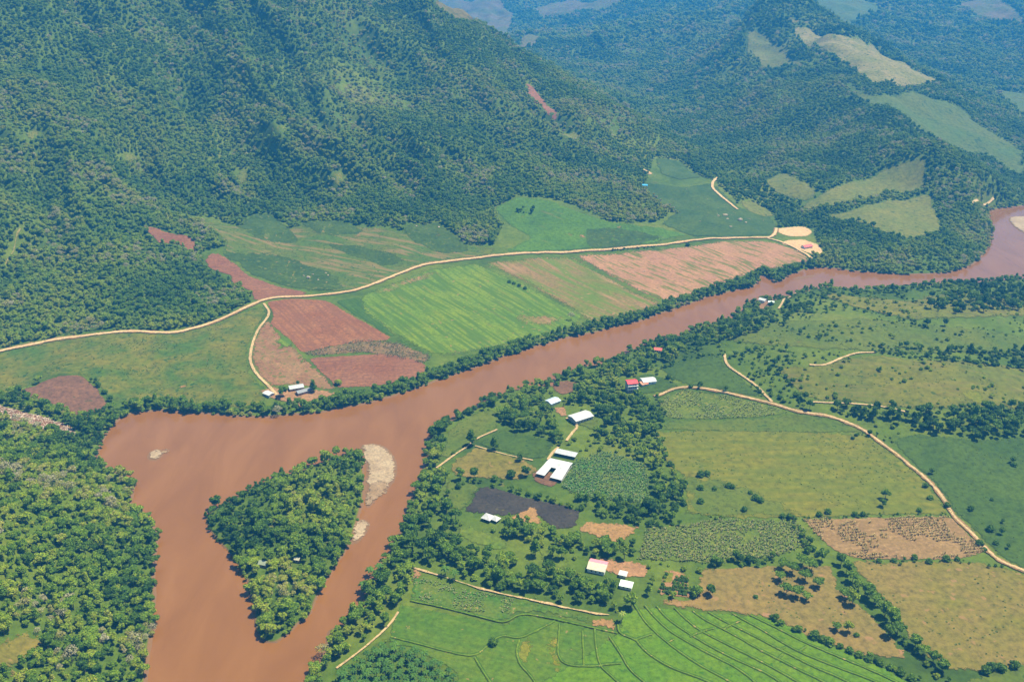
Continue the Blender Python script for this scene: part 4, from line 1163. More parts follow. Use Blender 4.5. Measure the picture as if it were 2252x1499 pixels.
def house(name, label, cat, px, py, L, D, wh, a, b_, roof='gable', rm='white', rm2=None, wm='white', rise=1.6, over=.6, doors=1, wins=3, storeys=1, rz_add=0.0, open_=False, lift=0.0):
    """px, py: photo pixel of the centre of the floor; a, b_: two pixels that give the direction of the long side."""
    c = G([(px, py)])[0]
    rz = ang(a, b_) + rz_add
    # floor at the highest ground under the footprint
    cs, sn = math.cos(rz), math.sin(rz)
    cor = [(c[0] + sx_ * L / 2 * cs - sy_ * D / 2 * sn, c[1] + sx_ * L / 2 * sn + sy_ * D / 2 * cs) for sx_ in (-1, 1) for sy_ in (-1, 1)]
    zs = [float(hgt(*q)) for q in cor]
    t = thing(name, (c[0], c[1], max(zs) + .12 + lift), rz, label, cat)
    drop = max(zs) - min(zs) + .8
    V, Fc = [], []
    if open_:
        for x_ in np.linspace(-L / 2 + .3, L / 2 - .3, max(2, int(L / 4) + 1)):
            for y_ in (-D / 2 + .3, D / 2 - .3):
                V, Fc = [], []
                box(V, Fc, x_ - .12, x_ + .12, y_ - .12, y_ + .12, -drop, wh)
                mesh_obj("post", V, Fc, [WM['wood']], t)
        pass
    else:
        box(V, Fc, -L / 2, L / 2, -D / 2, D / 2, -drop, wh)
        if roof == 'gable':
            n0 = len(V)
            V += [(-L / 2, -D / 2, wh), (-L / 2, D / 2, wh), (-L / 2, 0, wh + rise - .02), (L / 2, -D / 2, wh), (L / 2, D / 2, wh), (L / 2, 0, wh + rise - .02)]
            Fc += [(n0, n0 + 2, n0 + 1), (n0 + 3, n0 + 4, n0 + 5)]
        mesh_obj("wall", V, Fc, [WM[wm]], t)
    Lx, Dy = L / 2 + over, D / 2 + over
    ez = wh - (rise * over / (D / 2) if roof == 'gable' else 0) + .08
    if roof == 'gable':
        for k_, (sgn, rmm) in enumerate(((-1, rm), (1, rm2 or rm))):
            V, Fc = [], []
            q = [(-Lx, sgn * Dy, ez), (Lx, sgn * Dy, ez), (Lx, sgn * .02, wh + rise + .08), (-Lx, sgn * .02, wh + rise + .08)]
            slab(V, Fc, q if sgn < 0 else q[::-1], .10)
            o = mesh_obj("roof", V, Fc, [RM[rmm]], t)
            if rm2:
                o["label"] = ("lower " if sgn < 0 else "upper ") + rmm + " roof slope"
    elif roof == 'mono':
        V, Fc = [], []
        slab(V, Fc, [(-Lx, -Dy, wh + .1), (Lx, -Dy, wh + .1), (Lx, Dy, wh + rise), (-Lx, Dy, wh + rise)], .12)
        mesh_obj("roof", V, Fc, [RM[rm]], t)
    else:                                                  # hip
        V = [(-Lx, -Dy, wh + .08), (Lx, -Dy, wh + .08), (Lx, Dy, wh + .08), (-Lx, Dy, wh + .08), (-Lx + Dy, 0, wh + rise), (Lx - Dy, 0, wh + rise)]
        if Lx - Dy < .3:
            V[4] = (-.15, 0, wh + rise); V[5] = (.15, 0, wh + rise)
        Fc = [(0, 1, 5, 4), (1, 2, 5), (2, 3, 4, 5), (3, 0, 4), (3, 2, 1, 0)]
        mesh_obj("roof", V, Fc, [RM[rm]], t)
    if not open_:
        sh = wh / storeys
        for s_ in range(storeys):
            for i in range(wins):
                x_ = -L / 2 + L * (i + 1) / (wins + 1)
                V, Fc = [], []
                box(V, Fc, x_ - .6, x_ + .6, -D / 2 - .04, -D / 2 + .02, s_ * sh + .9, s_ * sh + min(2.2, sh - .4))
                mesh_obj("window", V, Fc, [WM['dark']], t)
            if storeys > 1 and s_ < storeys - 1:
                V, Fc = [], []
                box(V, Fc, -L / 2 - .5, L / 2 + .5, -D / 2 - 1.4, -D / 2 - .003, (s_ + 1) * sh - .12, (s_ + 1) * sh + .9)
                mesh_obj("balcony", V, Fc, [WM['white']], t)
        if doors:
            V, Fc = [], []
            box(V, Fc, L / 2 - .02, L / 2 + .05, -.5, .5, 0, 2.1)
            mesh_obj("door", V, Fc, [WM['wood']], t)
    CLEAR.append((c[0], c[1], math.hypot(L, D) / 2 + 1.5))
    # trees between the camera and the house would hide it
    r_ = math.hypot(*c)
    for k_ in (6, 12):
        CLEAR.append((c[0] * (1 - (math.hypot(L, D) / 2 + k_ * .6) / r_), c[1] * (1 - (math.hypot(L, D) / 2 + k_ * .6) / r_), L * .42))
    return t

house("shed", "small white roofed shed apart from the grey farmhouse on the far bank", "shed", 591, 869, 10, 7, 2.6, (583, 865), (599, 872), rise=.9, wm='grey', wins=1)
house("farmhouse", "long farmhouse with pale grey roof above the far river bank", "house", 652, 855, 15, 9, 3.0, (640, 857), (664, 853), rm='grey', wm='mud', rise=1.5)
house("long_shed", "dark grey roofed long shed beside the pale grey farmhouse", "shed", 671, 863, 18, 7, 2.8, (655, 867), (686, 858), rm='dgrey', wm='mud', rise=1.1)
house("cottage", "small cottage with bright white roof among trees by the river bend", "house", 1677, 666, 9, 7, 3, (1668, 667), (1686, 664), rm='white', wm='white')
house("outbuilding", "pale roofed outbuilding just beside the white cottage at the river bend", "shed", 1695, 669, 7, 5, 2.6, (1686, 671), (1704, 666), rm='pale', wm='grey', rise=.9)
house("cottage", "red roofed cottage deep in the riverside woods", "house", 1447, 774, 9, 7, 3, (1438, 775), (1456, 774), rm='redbrown', wm='cream')
house("tall_house", "three storey grey house with red roof and white balconies", "house", 1388, 858, 11, 10, 10.5, (1379, 859), (1397, 857), roof='gable', rm='red', wm='grey', rise=1.7, storeys=3, wins=4)
house("bungalow", "white roofed bungalow on the lawn right of the tall red roofed house", "house", 1425, 841, 15, 11, 3.2, (1413, 842), (1437, 838), rm='white', wm='white', rise=1.5)
house("annex", "little salmon roofed annex at the corner of the white bungalow", "house", 1416, 847, 7, 6, 2.6, (1410, 848), (1422, 845), roof='mono', rm='salmon', wm='cream', rise=.7, wins=1)
house("cottage", "cottage with pale blue roof behind the sandy yard", "house", 1216, 886, 13, 10, 3, (1208, 888), (1226, 881), rm='blue', wm='cream', rise=1.3)
house("warehouse", "large white roofed shed with dark eaves beside a bare yard", "shed", 1277, 922, 22, 14, 4.2, (1263, 925), (1293, 915), rm='white', wm='grey', rise=1.7, wins=5)
house("grey_shelter", "long grey roofed shelter right behind the big white cattle barn", "shed", 1245, 1002, 20, 7, 3, (1228, 1000), (1262, 1007), roof='mono', rm='grey', rise=.6, open_=True)
house("party_tent", "larger of two white peaked tents beside the burnt field", "tent", 1073, 1142, 8, 7.5, 2.6, (1064, 1138), (1084, 1145), roof='hip', rm='white', rise=2.6, open_=True)
house("party_tent", "smaller of two white peaked tents beside the burnt field", "tent", 1090, 1145, 6, 5.5, 2.4, (1082, 1141), (1098, 1148), roof='hip', rm='white', rise=2.2, open_=True)
house("farmhouse", "house with half pink half cream roof by the orchard yard", "house", 1314, 1250, 13.5, 12.5, 3.4, (1300, 1246), (1329, 1252), rm='cream', rm2='pink', wm='white', rise=2.0)
house("hut", "tiny white roofed hut in the dirt yard near the pink roofed house", "hut", 1370, 1266, 5.5, 4.5, 2.4, (1364, 1265), (1377, 1268), roof='mono', rm='white', rise=.5, wm='cream', wins=1)
house("hut", "pale green roofed hut under trees above the rice paddies", "hut", 1377, 1290, 9, 6, 2.6, (1368, 1288), (1387, 1292), roof='mono', rm='pale', rise=.6, wm='cream', wins=2)
house("hut", "hut with weathered green roof hidden among island trees", "hut", 580, 1243, 6, 4.5, 3.0, (571, 1241), (588, 1244), rm='thatch', wm='mud', rise=1.7)
house("hut", "small cream roofed hut in the middle of the wooded island", "hut", 655, 1234, 3.6, 3, 3.0, (650, 1233), (661, 1235), rm='cream', wm='mud', rise=1.0, wins=1)
house("roadside_store", "long white building with bright red roof at the far sandy yard", "house", 1774, 545, 16, 9, 3.0, (1762, 546), (1786, 543), rm='red', wm='white', rise=2.2, wins=6)
house("mountain_hut", "tiny bright blue roofed hut at the foot of the wooded mountain", "hut", 1418, 414, 9, 7, 3, (1412, 414), (1424, 415), roof='mono', rm='brightblue', wm='mud', rise=.8, lift=2.5, wins=1)

# the cattle barn: a U of white sheet roofs round a small court, on posts
def barn():
    a, b_, c_, d_ = G([(1180, 1047), (1234, 1061), (1258, 1026), (1211, 1016)])
    ctr = (a + b_ + c_ + d_) / 4
    t = thing("cattle_barn", (ctr[0], ctr[1], float(hgt(*ctr)) + .2), 0, "big white roofed cattle barn with a notch shaped court", "barn")
    def P(s, u, z):
        q = (a * (1 - s) + b_ * s) * (1 - u) + (d_ * (1 - s) + c_ * s) * u - ctr
        return (q[0], q[1], z)
    def sheet(nm, s0, s1, u0, u1, z0, z1, mat, th=.15):
        V, Fc = [], []
        slab(V, Fc, [P(s0, u0, z0), P(s1, u0, z0), P(s1, u1, z1), P(s0, u1, z1)], th)
        return mesh_obj(nm, V, Fc, [RM[mat]], t)
    sheet("roof", -.02, 1.02, .50, .78, 3.9, 4.9, 'white'); sheet("roof", -.02, 1.02, .784, 1.03, 4.85, 3.9, 'white')
    sheet("roof", -.02, .34, -.03, .50, 3.3, 4.1, 'white'); sheet("roof", .56, 1.02, -.03, .50, 3.2, 4.15, 'white')
    for s0, s1, u0, u1 in ((.15, .3, .85, .94), (.45, .62, .66, .74), (.78, .97, .82, .97), (.66, .74, .52, .62), (.36, .5, .88, .98)):
        zc = lambda u: 3.9 + (u - .5) / .28 * 1.0 if u < .78 else 4.85 - (u - .784) / .246 * .95
        o = sheet("roof_patch", s0, s1, u0, u1, zc(u0) + .06, zc(u1) + .06, 'grey', .03)
        o["label"] = "weathered grey roof sheet"
    V, Fc = [], []
    for s in np.linspace(0, 1, 6):
        for u in (0.02, .5, .98):
            if u == .02 and .36 < s < .55:
                continue
            x, y, _ = P(s, u, 0)
            V, Fc = [], []
            box(V, Fc, x - .15, x + .15, y - .15, y + .15, -1, 3.3 if u < .1 else 3.8)
            mesh_obj("post", V, Fc, [WM['wood']], t)
    V, Fc = [], []
    for (p0, p1) in (((1, 0), (1, 1)), ((0, 1), (1, 1)), ((0, .5), (0, 1))):
        x0, y0, _ = P(*p0, 0); x1, y1, _ = P(*p1, 0)
        dx, dy = x1 - x0, y1 - y0
        l_ = math.hypot(dx, dy); nx_, ny_ = -dy / l_ * .1, dx / l_ * .1
        n0 = len(V)
        V += [(x0 - nx_, y0 - ny_, -1), (x1 - nx_, y1 - ny_, -1), (x1 + nx_, y1 + ny_, -1), (x0 + nx_, y0 + ny_, -1)]
        V += [(v[0], v[1], 1.7) for v in V[n0:n0 + 4]]
        Fc += [tuple(n0 + i for i in f) for f in ((0, 3, 2, 1), (4, 5, 6, 7), (0, 1, 5, 4), (1, 2, 6, 5), (2, 3, 7, 6), (3, 0, 4, 7))]
    mesh_obj("wall", V, Fc, [WM['grey']], t)
    CLEAR.append((ctr[0], ctr[1], 26))
    CLEAR.append((ctr[0] * .965, ctr[1] * .965, 16))
barn()

# ------------------------------------------------------------------ boulders
m_rock = ground_mat("pale_rock", (.50, .46, .40), (.36, .34, .31), 3, .8, edge=False)
def boulder(px, py, s, label, group=None):
    c = G([(px, py)])[0]
    v, f = ICO1
    r = np.random.default_rng(int(px))
    d = 1 + .18 * np.sin(v[:, 0] * 3.1 + px) + .16 * np.sin(v[:, 1] * 4.3 + py) + r.normal(0, .05, len(v))
    v = v * d[:, None] * np.array([s, s * .8, s * .55])
    o = mesh_obj("boulder", v, f, [m_rock])
    o.location = (c[0], c[1], float(hgt(*c)) + s * .15 + .3)
    o.rotation_euler = (0, 0, r.uniform(0, 6))
    tag(o, label, "boulder", group)
boulder(678, 611, 4.0, "biggest pale boulder on the dark hill field above the road")
for q in ((688, 604), (668, 607), (717, 601), (722, 606), (700, 616)):
    boulder(*q, 1.7, "small pale boulder strewn over the dark green hill field above the road", "boulders on the hill field above the road")
boulder(1628, 485, 5.5, "broad pale boulder on the dark green slope near the sand yard")
boulder(1594, 474, 4.2, "upright pale boulder on the dark green slope left of the broad one")
for q in ((1580, 475), (1607, 499), (1640, 490), (1600, 482)):
    boulder(*q, 2.4, "small pale boulder on the dark green slope above the far road", "boulders on the slope above the far road")
boulder(1417, 598, 1.8, "lone pale boulder on the bare pink field")
for q in ((916, 498), (965, 500), (1018, 530)):
    boulder(*q, 2.2, "pale boulder at the forest edge above the left bank road", "boulders at the forest edge")

# ------------------------------------------------------------------ single trees and bushes that stand apart
MAN = []       # px, py, radius in metres, variant, tint, label, category, group
ORD = ["first", "second", "third", "fourth", "fifth", "sixth", "seventh", "eighth", "ninth", "tenth", "eleventh", "twelfth", "thirteenth", "fourteenth"]
def man(px, py, rad, v, tn, label, cat="tree", group=None):
    MAN.append((px, py, rad, v, tn, label, cat, group))
for k_, (x, y, r_) in enumerate([(1850,1241,5),(1861,1260,5),(1874,1279,5.5),(1888,1297,5),(1906,1313,6),(1922,1328,6),(1946,1353,6.5),(1960,1373,6),(1973,1394,5.5),(1951,1398,5),(2012,1422,5),(2030,1442,5),(2050,1458,5),(2072,1477,5)]):
    man(x, y, r_, [0, 1, 3][k_ % 3], .26 + .05 * (k_ % 4), ORD[k_] + " tree from the top of the hedgerow between two tan pastures", "tree", "hedgerow between the tan pastures")
for k_, (x, y, r_) in enumerate([(1706,1362,3.4),(1718,1372,2.6),(1756,1387,3.2),(1792,1402,4.2),(1808,1409,3.6),(1824,1416,3.8),(1848,1424,2.8),(1868,1433,3.0),(1888,1442,3.2),(1910,1452,3.0),(1934,1460,3.2),(1958,1470,3.0),(1980,1482,3.2),(2004,1494,3)]):
    man(x, y, r_, [4, 7][k_ % 2], .24 + .06 * (k_ % 3), ORD[k_] + " bush from the top along the upper edge of the rice terraces", "bush", "bushes along the rice terraces")
for k_, (x, y, r_, v, tn) in enumerate([(1720,1252,5.5,3,.34),(1742,1262,5.5,3,.30),(1764,1243,6,3,.33),(1784,1254,6,3,.36),(1806,1236,6,0,.32),(1716,1276,5,3,.36),(1770,1278,5.5,3,.30),(1797,1290,5,3,.33)]):
    man(x, y, r_, v, tn, ORD[k_] + " tree from the left in the grove on the dry tan pasture", "tree", "grove on the dry tan pasture")
for k_, (x, y, r_) in enumerate([(1728,1306,5.5),(1750,1312,5.5),(1772,1320,4.5)]):
    man(x, y, r_, 3, .30 + .06 * k_, ["left", "middle", "right"][k_] + " of three flat trees in a short row below the pasture grove", "tree", "short row of three trees")
man(1857, 1314, 5, 3, .33, "round tree left of the hedgerow with a paler tree below it")
man(1874, 1330, 4.5, 5, .55, "pale thin tree just below a round tree beside the hedgerow")
man(1840, 1385, 4, 3, .28, "dark flat topped tree alone on the lower dry pasture")
man(1864, 1390, 3.6, 5, .62, "pale sparse tree right of the flat topped one on the dry pasture")
man(1883, 1398, 2.2, 7, .3, "small bush right of the pale tree on the dry pasture", "bush")
man(1533, 1307, 6, 4, .36, "broad leafy tree at the corner of the orchard plot")
man(1560, 1307, 5, 0, .16, "dark round tree right of the leafy one by the orchard")
man(1662, 1314, 2, 7, .25, "lone little bush in the middle of the dry pasture", "bush")
man(1083, 1417, 4.2, 4, .22, "lone round tree standing in the rice paddies")
man(1037, 979, 5, 2, .20, "tall dark tree at the fork of the field tracks", "tree")
man(1087, 989, 4.4, 2, .17, "dark tree in the deep green field right of the track fork")
man(1143, 1012, 4.6, 0, .20, "dark tree at the end of the thin field track")
man(997, 998, 2.2, 7, .26, "small bush on the riverside pasture", "bush")
man(1043, 1053, 5, 1, .22, "full dark tree at the lower edge of the small tan pasture")
man(1013, 1055, 4.5, 5, .36, "thin grey green tree left of the full dark tree by the tan pasture")
man(1087, 1056, 3.6, 4, .34, "low bush at the lower edge of the small tan pasture", "bush")
man(1123, 1048, 5, 4, .16, "dark bushy tree left of the cattle yard")
man(1155, 1047, 5, 1, .14, "tall dark tree touching the cattle yard")
for k_, (x, y, r_) in enumerate([(1163,1190,3.6),(1187,1200,4),(1237,1198,4)]):
    man(x, y, r_, 4, .62, ["left", "middle", "right"][k_] + " of three bright yellow green trees above the lower woods", "tree", "three bright yellow green trees")
man(1177, 1222, 4.5, 2, .33, "tall mid green tree on the small lawn below the bright trees")
man(1215, 1225, 4.2, 5, .40, "slender tree at the right side of the small lawn")
man(1235, 1228, 4.2, 5, .32, "slender dark tree on the right lawn edge")
man(1337, 915, 7.5, 3, .05, "very dark wide tree right of the large white shed")
man(2226, 1017, 3.6, 0, .2, "upper dark tree standing in the deep green field")
man(2230, 1025, 3.0, 7, .22, "bush at the foot of the dark tree in the deep green field", "bush")
for k_, (x, y, r_, v) in enumerate([(2048,1041,3.4,0),(2036,1071,3.2,4),(2046,1097,3,7),(2081,1114,3.4,4),(2021,1124,2.6,7),(1946,1097,4,5),(1941,1114,3,5)]):
    man(x, y, r_, v, .24 + .05 * (k_ % 3), ["dark tree beside the upper bend of the dirt road", "low tree left of the dirt road by the olive pasture", "pale bush close to the dirt road at the olive pasture", "bush at the dirt road above the stubble field", "bush near the upper edge of the stubble field",
        "tall thin tree in the right part of the olive pasture", "shorter thin tree below the tall one in the olive pasture"][k_], "tree" if v not in (7,) else "bush")
for k_, (x, y, r_) in enumerate([(2136,1122,3.2),(2176,1167,3.6),(2201,1174,3.2),(2153,1197,3.6),(2190,1196,2.6),(2205,1150,2.2),(2180,1100,2.0),(2165,1210,2.2),(2215,1205,2.4)]):
    man(x, y, r_, [4, 7, 0][k_ % 3], .2, ORD[k_] + " bush from the top in the scatter right of the dirt road", "bush", "bushes right of the dirt road")
for k_, (x, y, r_) in enumerate([(1933,1235,2.4),(1966,1235,2.6),(2011,1228,2.8),(2043,1237,3),(2081,1232,3.4),(2105,1232,2.4)]):
    man(x, y, r_, 7, .24, ORD[k_] + " bush from the left under the brown stubble field", "bush", "bushes below the stubble field")
for k_, (x, y, r_) in enumerate([(1541,1047,4),(1555,1045,3.5),(1541,1076,3.2),(1571,1077,2.6),(1603,1071,3.4),(1610,1073,2.8),(1636,1123,3),(1541,1105,3.4),(1660,1098,3.6),(1672,1103,3.4),(1650,1085,2.4)]):
    man(x, y, r_, 7, .18, ORD[k_] + " dark bush in the lower left part of the olive pasture, counted downwards", "bush", "bushes in the olive pasture")
for k_, (x, y, r_) in enumerate([(1721,1137,3.2),(1735,1138,3),(1801,1134,3),(1821,1128,3.2),(1880,1134,2.8),(1897,1133,2.6)]):
    man(x, y, r_, 7, .2, ORD[k_] + " bush from the left on the line between olive pasture and stubble", "bush", "bushes above the stubble field")
for k_, (x, y, r_, l) in enumerate([(2047,679,7,"darkest round tree on the far hill pasture"),(2110,685,7,"wide dark tree on the far hill pasture"),(2163,687,6,"dark tree with its shadow right of the wide one on the far pasture"),(2227,680,6,"dark tree nearest the picture edge on the far hill pasture"),(2040,718,5,"dark tree below the row on the far hill pasture"),(2077,716,5,"low dark tree right of another below the far pasture")]):
    man(x, y, r_, 0, .04, l)
for k_, (x, y, r_, v, tn) in enumerate([(1750,870,4,4,.4),(1741,845,4,0,.2),(1770,878,4.5,0,.16),(1780,900,4,5,.2)]):
    man(x, y, r_, v, tn, ["bright green bush beside the road junction", "dark tree above the road junction", "tall dark tree right of the bright bush by the junction", "thin dark tree standing on the road edge"][k_], "tree" if v != 4 else "bush")
for k_, (x, y) in enumerate([(2165,1478),(2182,1472),(2200,1474),(2232,1468)]):
    man(x, y, 4, 4, .25, ORD[k_] + " tree of the small clump at the lower right corner", "tree", "clump at the lower right corner")
for k_, (x, y, r_) in enumerate([(1518,852,3),(1538,855,2.5),(1540,846,3),(1596,860,3.2),(1470,833,3.6),(1480,840,3)]):
    man(x, y, r_, [4, 0][k_ % 2], .22, ORD[k_] + " bush along the upper side of the road by the maize", "bush", "bushes along the road by the maize")
man(744, 846, 5, 4, .62, "bright yellow green bush at the corner of the ploughed field", "bush")
man(655, 847, 3, 0, .1, "small dark tree behind the grey farmhouse")
man(690, 862, 4, 2, .14, "dark pointed tree at the end of the long grey shed")
man(622, 872, 6, 1, .24, "large dark tree between the white shed and the grey farmhouse")
for k_, (x, y) in enumerate([(1120,622),(1130,625),(1142,630),(1155,636)]):
    man(x, y, 3, 7, .1, ORD[k_] + " bush of the short dark row in the bright green field", "bush", "dark bush row in the bright field")
man(1512, 541, 4, 7, .08, "dark bush beside the road at the top of the pink field", "bush")
man(1256, 704, 5, 6, .98, "bare grey tree at the river edge of the striped field")
man(1725, 380, 6, 7, .05, "dark bush at the tip of the far grass clearing", "bush")
for k_, (x, y, r_) in enumerate([(1750,1382,0)]):
    pass
# orchard rows
orch = []
O4 = G([(1446, 1302), (1512, 1312), (1512, 1268), (1466, 1258)])
for i in range(9):
    for j in range(6):
        s, u = (i + .5) / 9, (j + .3) / 6
        p = (O4[0] * (1 - s) + O4[1] * s) * (1 - u) + (O4[3] * (1 - s) + O4[2] * s) * u
        if not (.1 < s < .5 and .38 < u < .9) and random.random() < .9:
            orch.append((p[0] + random.uniform(-.5, .5), p[1] + random.uniform(-.5, .5)))
for (x, y) in orch:
    plant("orchard_bush", VAR[7][0], VAR[7][1], x, y, random.uniform(.45, .75), random.uniform(0, 6), random.uniform(.12, .4), "small dark fruit bush planted in the orchard rows on bare soil", "bush", "bushes in the orchard rows", random.uniform(.9, 1.3))
for k_, (px, py, rad, v, tn, label, cat, grp) in enumerate(MAN):
    c = G([(px, py)])[0]
    s = rad / VRAD[v]
    nm = "bush" if cat == "bush" else "broadleaf_tree"
    plant(nm, VAR[v][0], VAR[v][1], c[0], c[1], s, random.uniform(0, 6.28), tn, label, cat, grp, random.uniform(.9, 1.1))
    CLEAR.append((c[0], c[1], rad * .9))
# palms: a dense grove at the lower edge and one coconut palm by the paddies
pg = G([(795,1443),(850,1424),(920,1438),(960,1462),(1000,1488),(1015,1540),(700,1540)])
n_p = 0
gx, gy = np.meshgrid(np.arange(pg[:, 0].min(), pg[:, 0].max(), 5.2), np.arange(pg[:, 1].min(), pg[:, 1].max(), 5.2))
gx = gx.ravel() + rng.uniform(-1.8, 1.8, gx.size); gy = gy.ravel() + rng.uniform(-1.8, 1.8, gy.size)
for x, y in zip(gx, gy):
    if inpoly(np.array([x]), np.array([y]), pg)[0] and not on_road(x, y) and n_p < 240:
        pm = PALMS[n_p % 3]
        plant("palm_tree", pm[0], pm[1], x, y, random.uniform(.75, 1.1), random.uniform(0, 6.28), random.uniform(.02, .42), "feathery palm packed in the dense dark grove at the lower edge", "palm", "palms of the dense grove")
        n_p += 1
PGROVE = pg
pc = G([(1367, 1366)])[0]
plant("palm_tree", PALMS[0][0], PALMS[0][1], pc[0], pc[1], 1.05, 0, .8, "single yellowish coconut palm at the corner of the rice terraces", "palm")
for q in [(815,1268),(905,1170),(835,1260),(800,1300),(980,1265),(1000,1275)]:
    c = G([q])[0]
    plant("palm_tree", PALMS[1][0], PALMS[1][1], c[0], c[1], 1.25, random.uniform(0, 6), .35, "tall palm rising above the riverbank trees on the right bank", "palm", "tall palms among the riverbank trees")

# ------------------------------------------------------------------ wild trees: the 300 that show largest as things, the rest as one forest
drop = inpoly(X, Y, PGROVE)
for (cx_, cy_, r_) in CLEAR:
    drop |= (X - cx_) ** 2 + (Y - cy_) ** 2 < r_ * r_
X, Y, Z, zone, scal, tint, var, szv, rot = (a_[~drop] for a_ in (X, Y, Z, zone, scal, tint, var, szv, rot))
vh, vr = np.array(VHEIGHT)[var], np.array(VRAD)[var]
ppx, ppy, pd = project(X, Y, Z + vh * scal * .6)
size = vr * scal / pd
vis = (ppx > 5) & (ppx < W0 - 5) & (ppy > 5) & (ppy < H0 - 5) & (var != 7)
order = np.argsort(np.where(vis, -size, 1))
N_SINGLE = 300 - sum(1 for q in MAN if q[6] == "tree")
single = order[:N_SINGLE]
ZL = {'leftforest': "tree packed in the dense forest on the near left river bank", 'island': "tree in the dense wood covering the river island", 'bank': "tree in the riverside wood on the near right bank", 'mountain': "tree packed in the forest above the left river bank",
      'grove': "tree in the wood between the rice paddies and the burnt field", 'belt': "tree in the belt of trees below the burnt field", 'leftstrip': "tree in the thin strip along the far river bank", 'hedge': "tree in the hedges between the right bank fields", 'barnwood': "tree in the wood right of the cattle barn", 'riverwood': "tree in the riverside woods around the houses"}
TC = ["dark green", "mid green", "bright green", "yellow green", "grey"]
def tclass(t_):
    return TC[0 if t_ < .2 else 1 if t_ < .4 else 2 if t_ < .6 else 3 if t_ < .84 else 4]
for i in single:
    v = int(var[i])
    zl = ZL.get(zone[i], "tree in the scrub on the right bank")
    lab = tclass(tint[i]) + " " + zl
    plant("broadleaf_tree", VAR[v][0], VAR[v][1], float(X[i]), float(Y[i]), float(scal[i]), float(rot[i]), float(tint[i]), lab, "tree", tclass(tint[i]) + " trees: " + zl[5:], float(szv[i]))
rest = np.ones(len(X), bool); rest[single] = False

def forest(name, sel, label, cat):
    V = np.column_stack([X[sel], Y[sel], Z[sel]])
    me_ = bpy.data.meshes.new(name)
    me_.from_pydata(V.tolist(), [], [])
    n_ = len(V)
    a = me_.attributes.new("variant", 'INT', 'POINT'); a.data.foreach_set("value", var[sel].astype(np.int32))
    a = me_.attributes.new("tint", 'FLOAT', 'POINT'); a.data.foreach_set("value", tint[sel].astype(np.float32))
    a = me_.attributes.new("turn", 'FLOAT_VECTOR', 'POINT')
    a.data.foreach_set("vector", np.column_stack([rng.normal(0, .05, n_), rng.normal(0, .05, n_), rot[sel]]).astype(np.float32).ravel())
    a = me_.attributes.new("grow", 'FLOAT_VECTOR', 'POINT')
    a.data.foreach_set("vector", np.column_stack([scal[sel], scal[sel], scal[sel] * szv[sel]]).astype(np.float32).ravel())
    o = bpy.data.objects.new(name, me_)
    COL.objects.link(o)
    ng = bpy.data.node_groups.new(name + "_scatter", 'GeometryNodeTree')
    ng.interface.new_socket("Geometry", in_out='INPUT', socket_type='NodeSocketGeometry')
    ng.interface.new_socket("Geometry", in_out='OUTPUT', socket_type='NodeSocketGeometry')
    N = ng.nodes
    gi, go = N.new("NodeGroupInput"), N.new("NodeGroupOutput")
    iop = N.new("GeometryNodeInstanceOnPoints")
    jn = N.new("GeometryNodeJoinGeometry")
    parts = []
    for k_ in range(NVAR):
        j2 = N.new("GeometryNodeJoinGeometry")
        for ob in PROTO[k_]:
            oi = N.new("GeometryNodeObjectInfo")
            oi.transform_space = 'ORIGINAL'
            oi.inputs["Object"].default_value = ob
            oi.inputs["As Instance"].default_value = False
            ng.links.new(oi.outputs["Geometry"], j2.inputs[0])
        g2 = N.new("GeometryNodeGeometryToInstance")
        ng.links.new(j2.outputs[0], g2.inputs[0])
        parts.append(g2)
    for g2 in reversed(parts):                          # a multi-input takes its last link first
        ng.links.new(g2.outputs[0], jn.inputs[0])
    def named(nm, ty):
        q = N.new("GeometryNodeInputNamedAttribute")
        q.data_type = ty
        q.inputs["Name"].default_value = nm
        return next(s_ for s_ in q.outputs if s_.enabled and s_.name == "Attribute")
    ng.links.new(gi.outputs[0], iop.inputs["Points"])
    ng.links.new(jn.outputs[0], iop.inputs["Instance"])
    iop.inputs["Pick Instance"].default_value = True
    ng.links.new(named("variant", 'INT'), iop.inputs["Instance Index"])
    ng.links.new(named("turn", 'FLOAT_VECTOR'), iop.inputs["Rotation"])
    ng.links.new(named("grow", 'FLOAT_VECTOR'), iop.inputs["Scale"])
    ng.links.new(iop.outputs[0], go.inputs[0])
    md = o.modifiers.new("scatter", 'NODES')
    md.node_group = ng
    o["kind"] = "stuff"
    tag(o, label, cat)
    return o
# each kind of tree is taken from one of the trees that stand in the scene
PROTO = []
_all = [o for o in COL.objects if o.type == 'MESH']
for cm, tm in VAR:
    PROTO.append((next(o for o in _all if o.data is cm), next(o for o in _all if o.data is tm)))
print("forest trees", int(rest.sum()), "single", len(single), {z: int((zone == z).sum()) for z in set(zone)})
sc_sel = rest & (var != 7)
forest("forest", sc_sel, "dense green forest covering the mountains, banks and island", "forest")
forest("undergrowth", rest & (var == 7), "low green scrub between the forest trees and on the hills", "undergrowth")

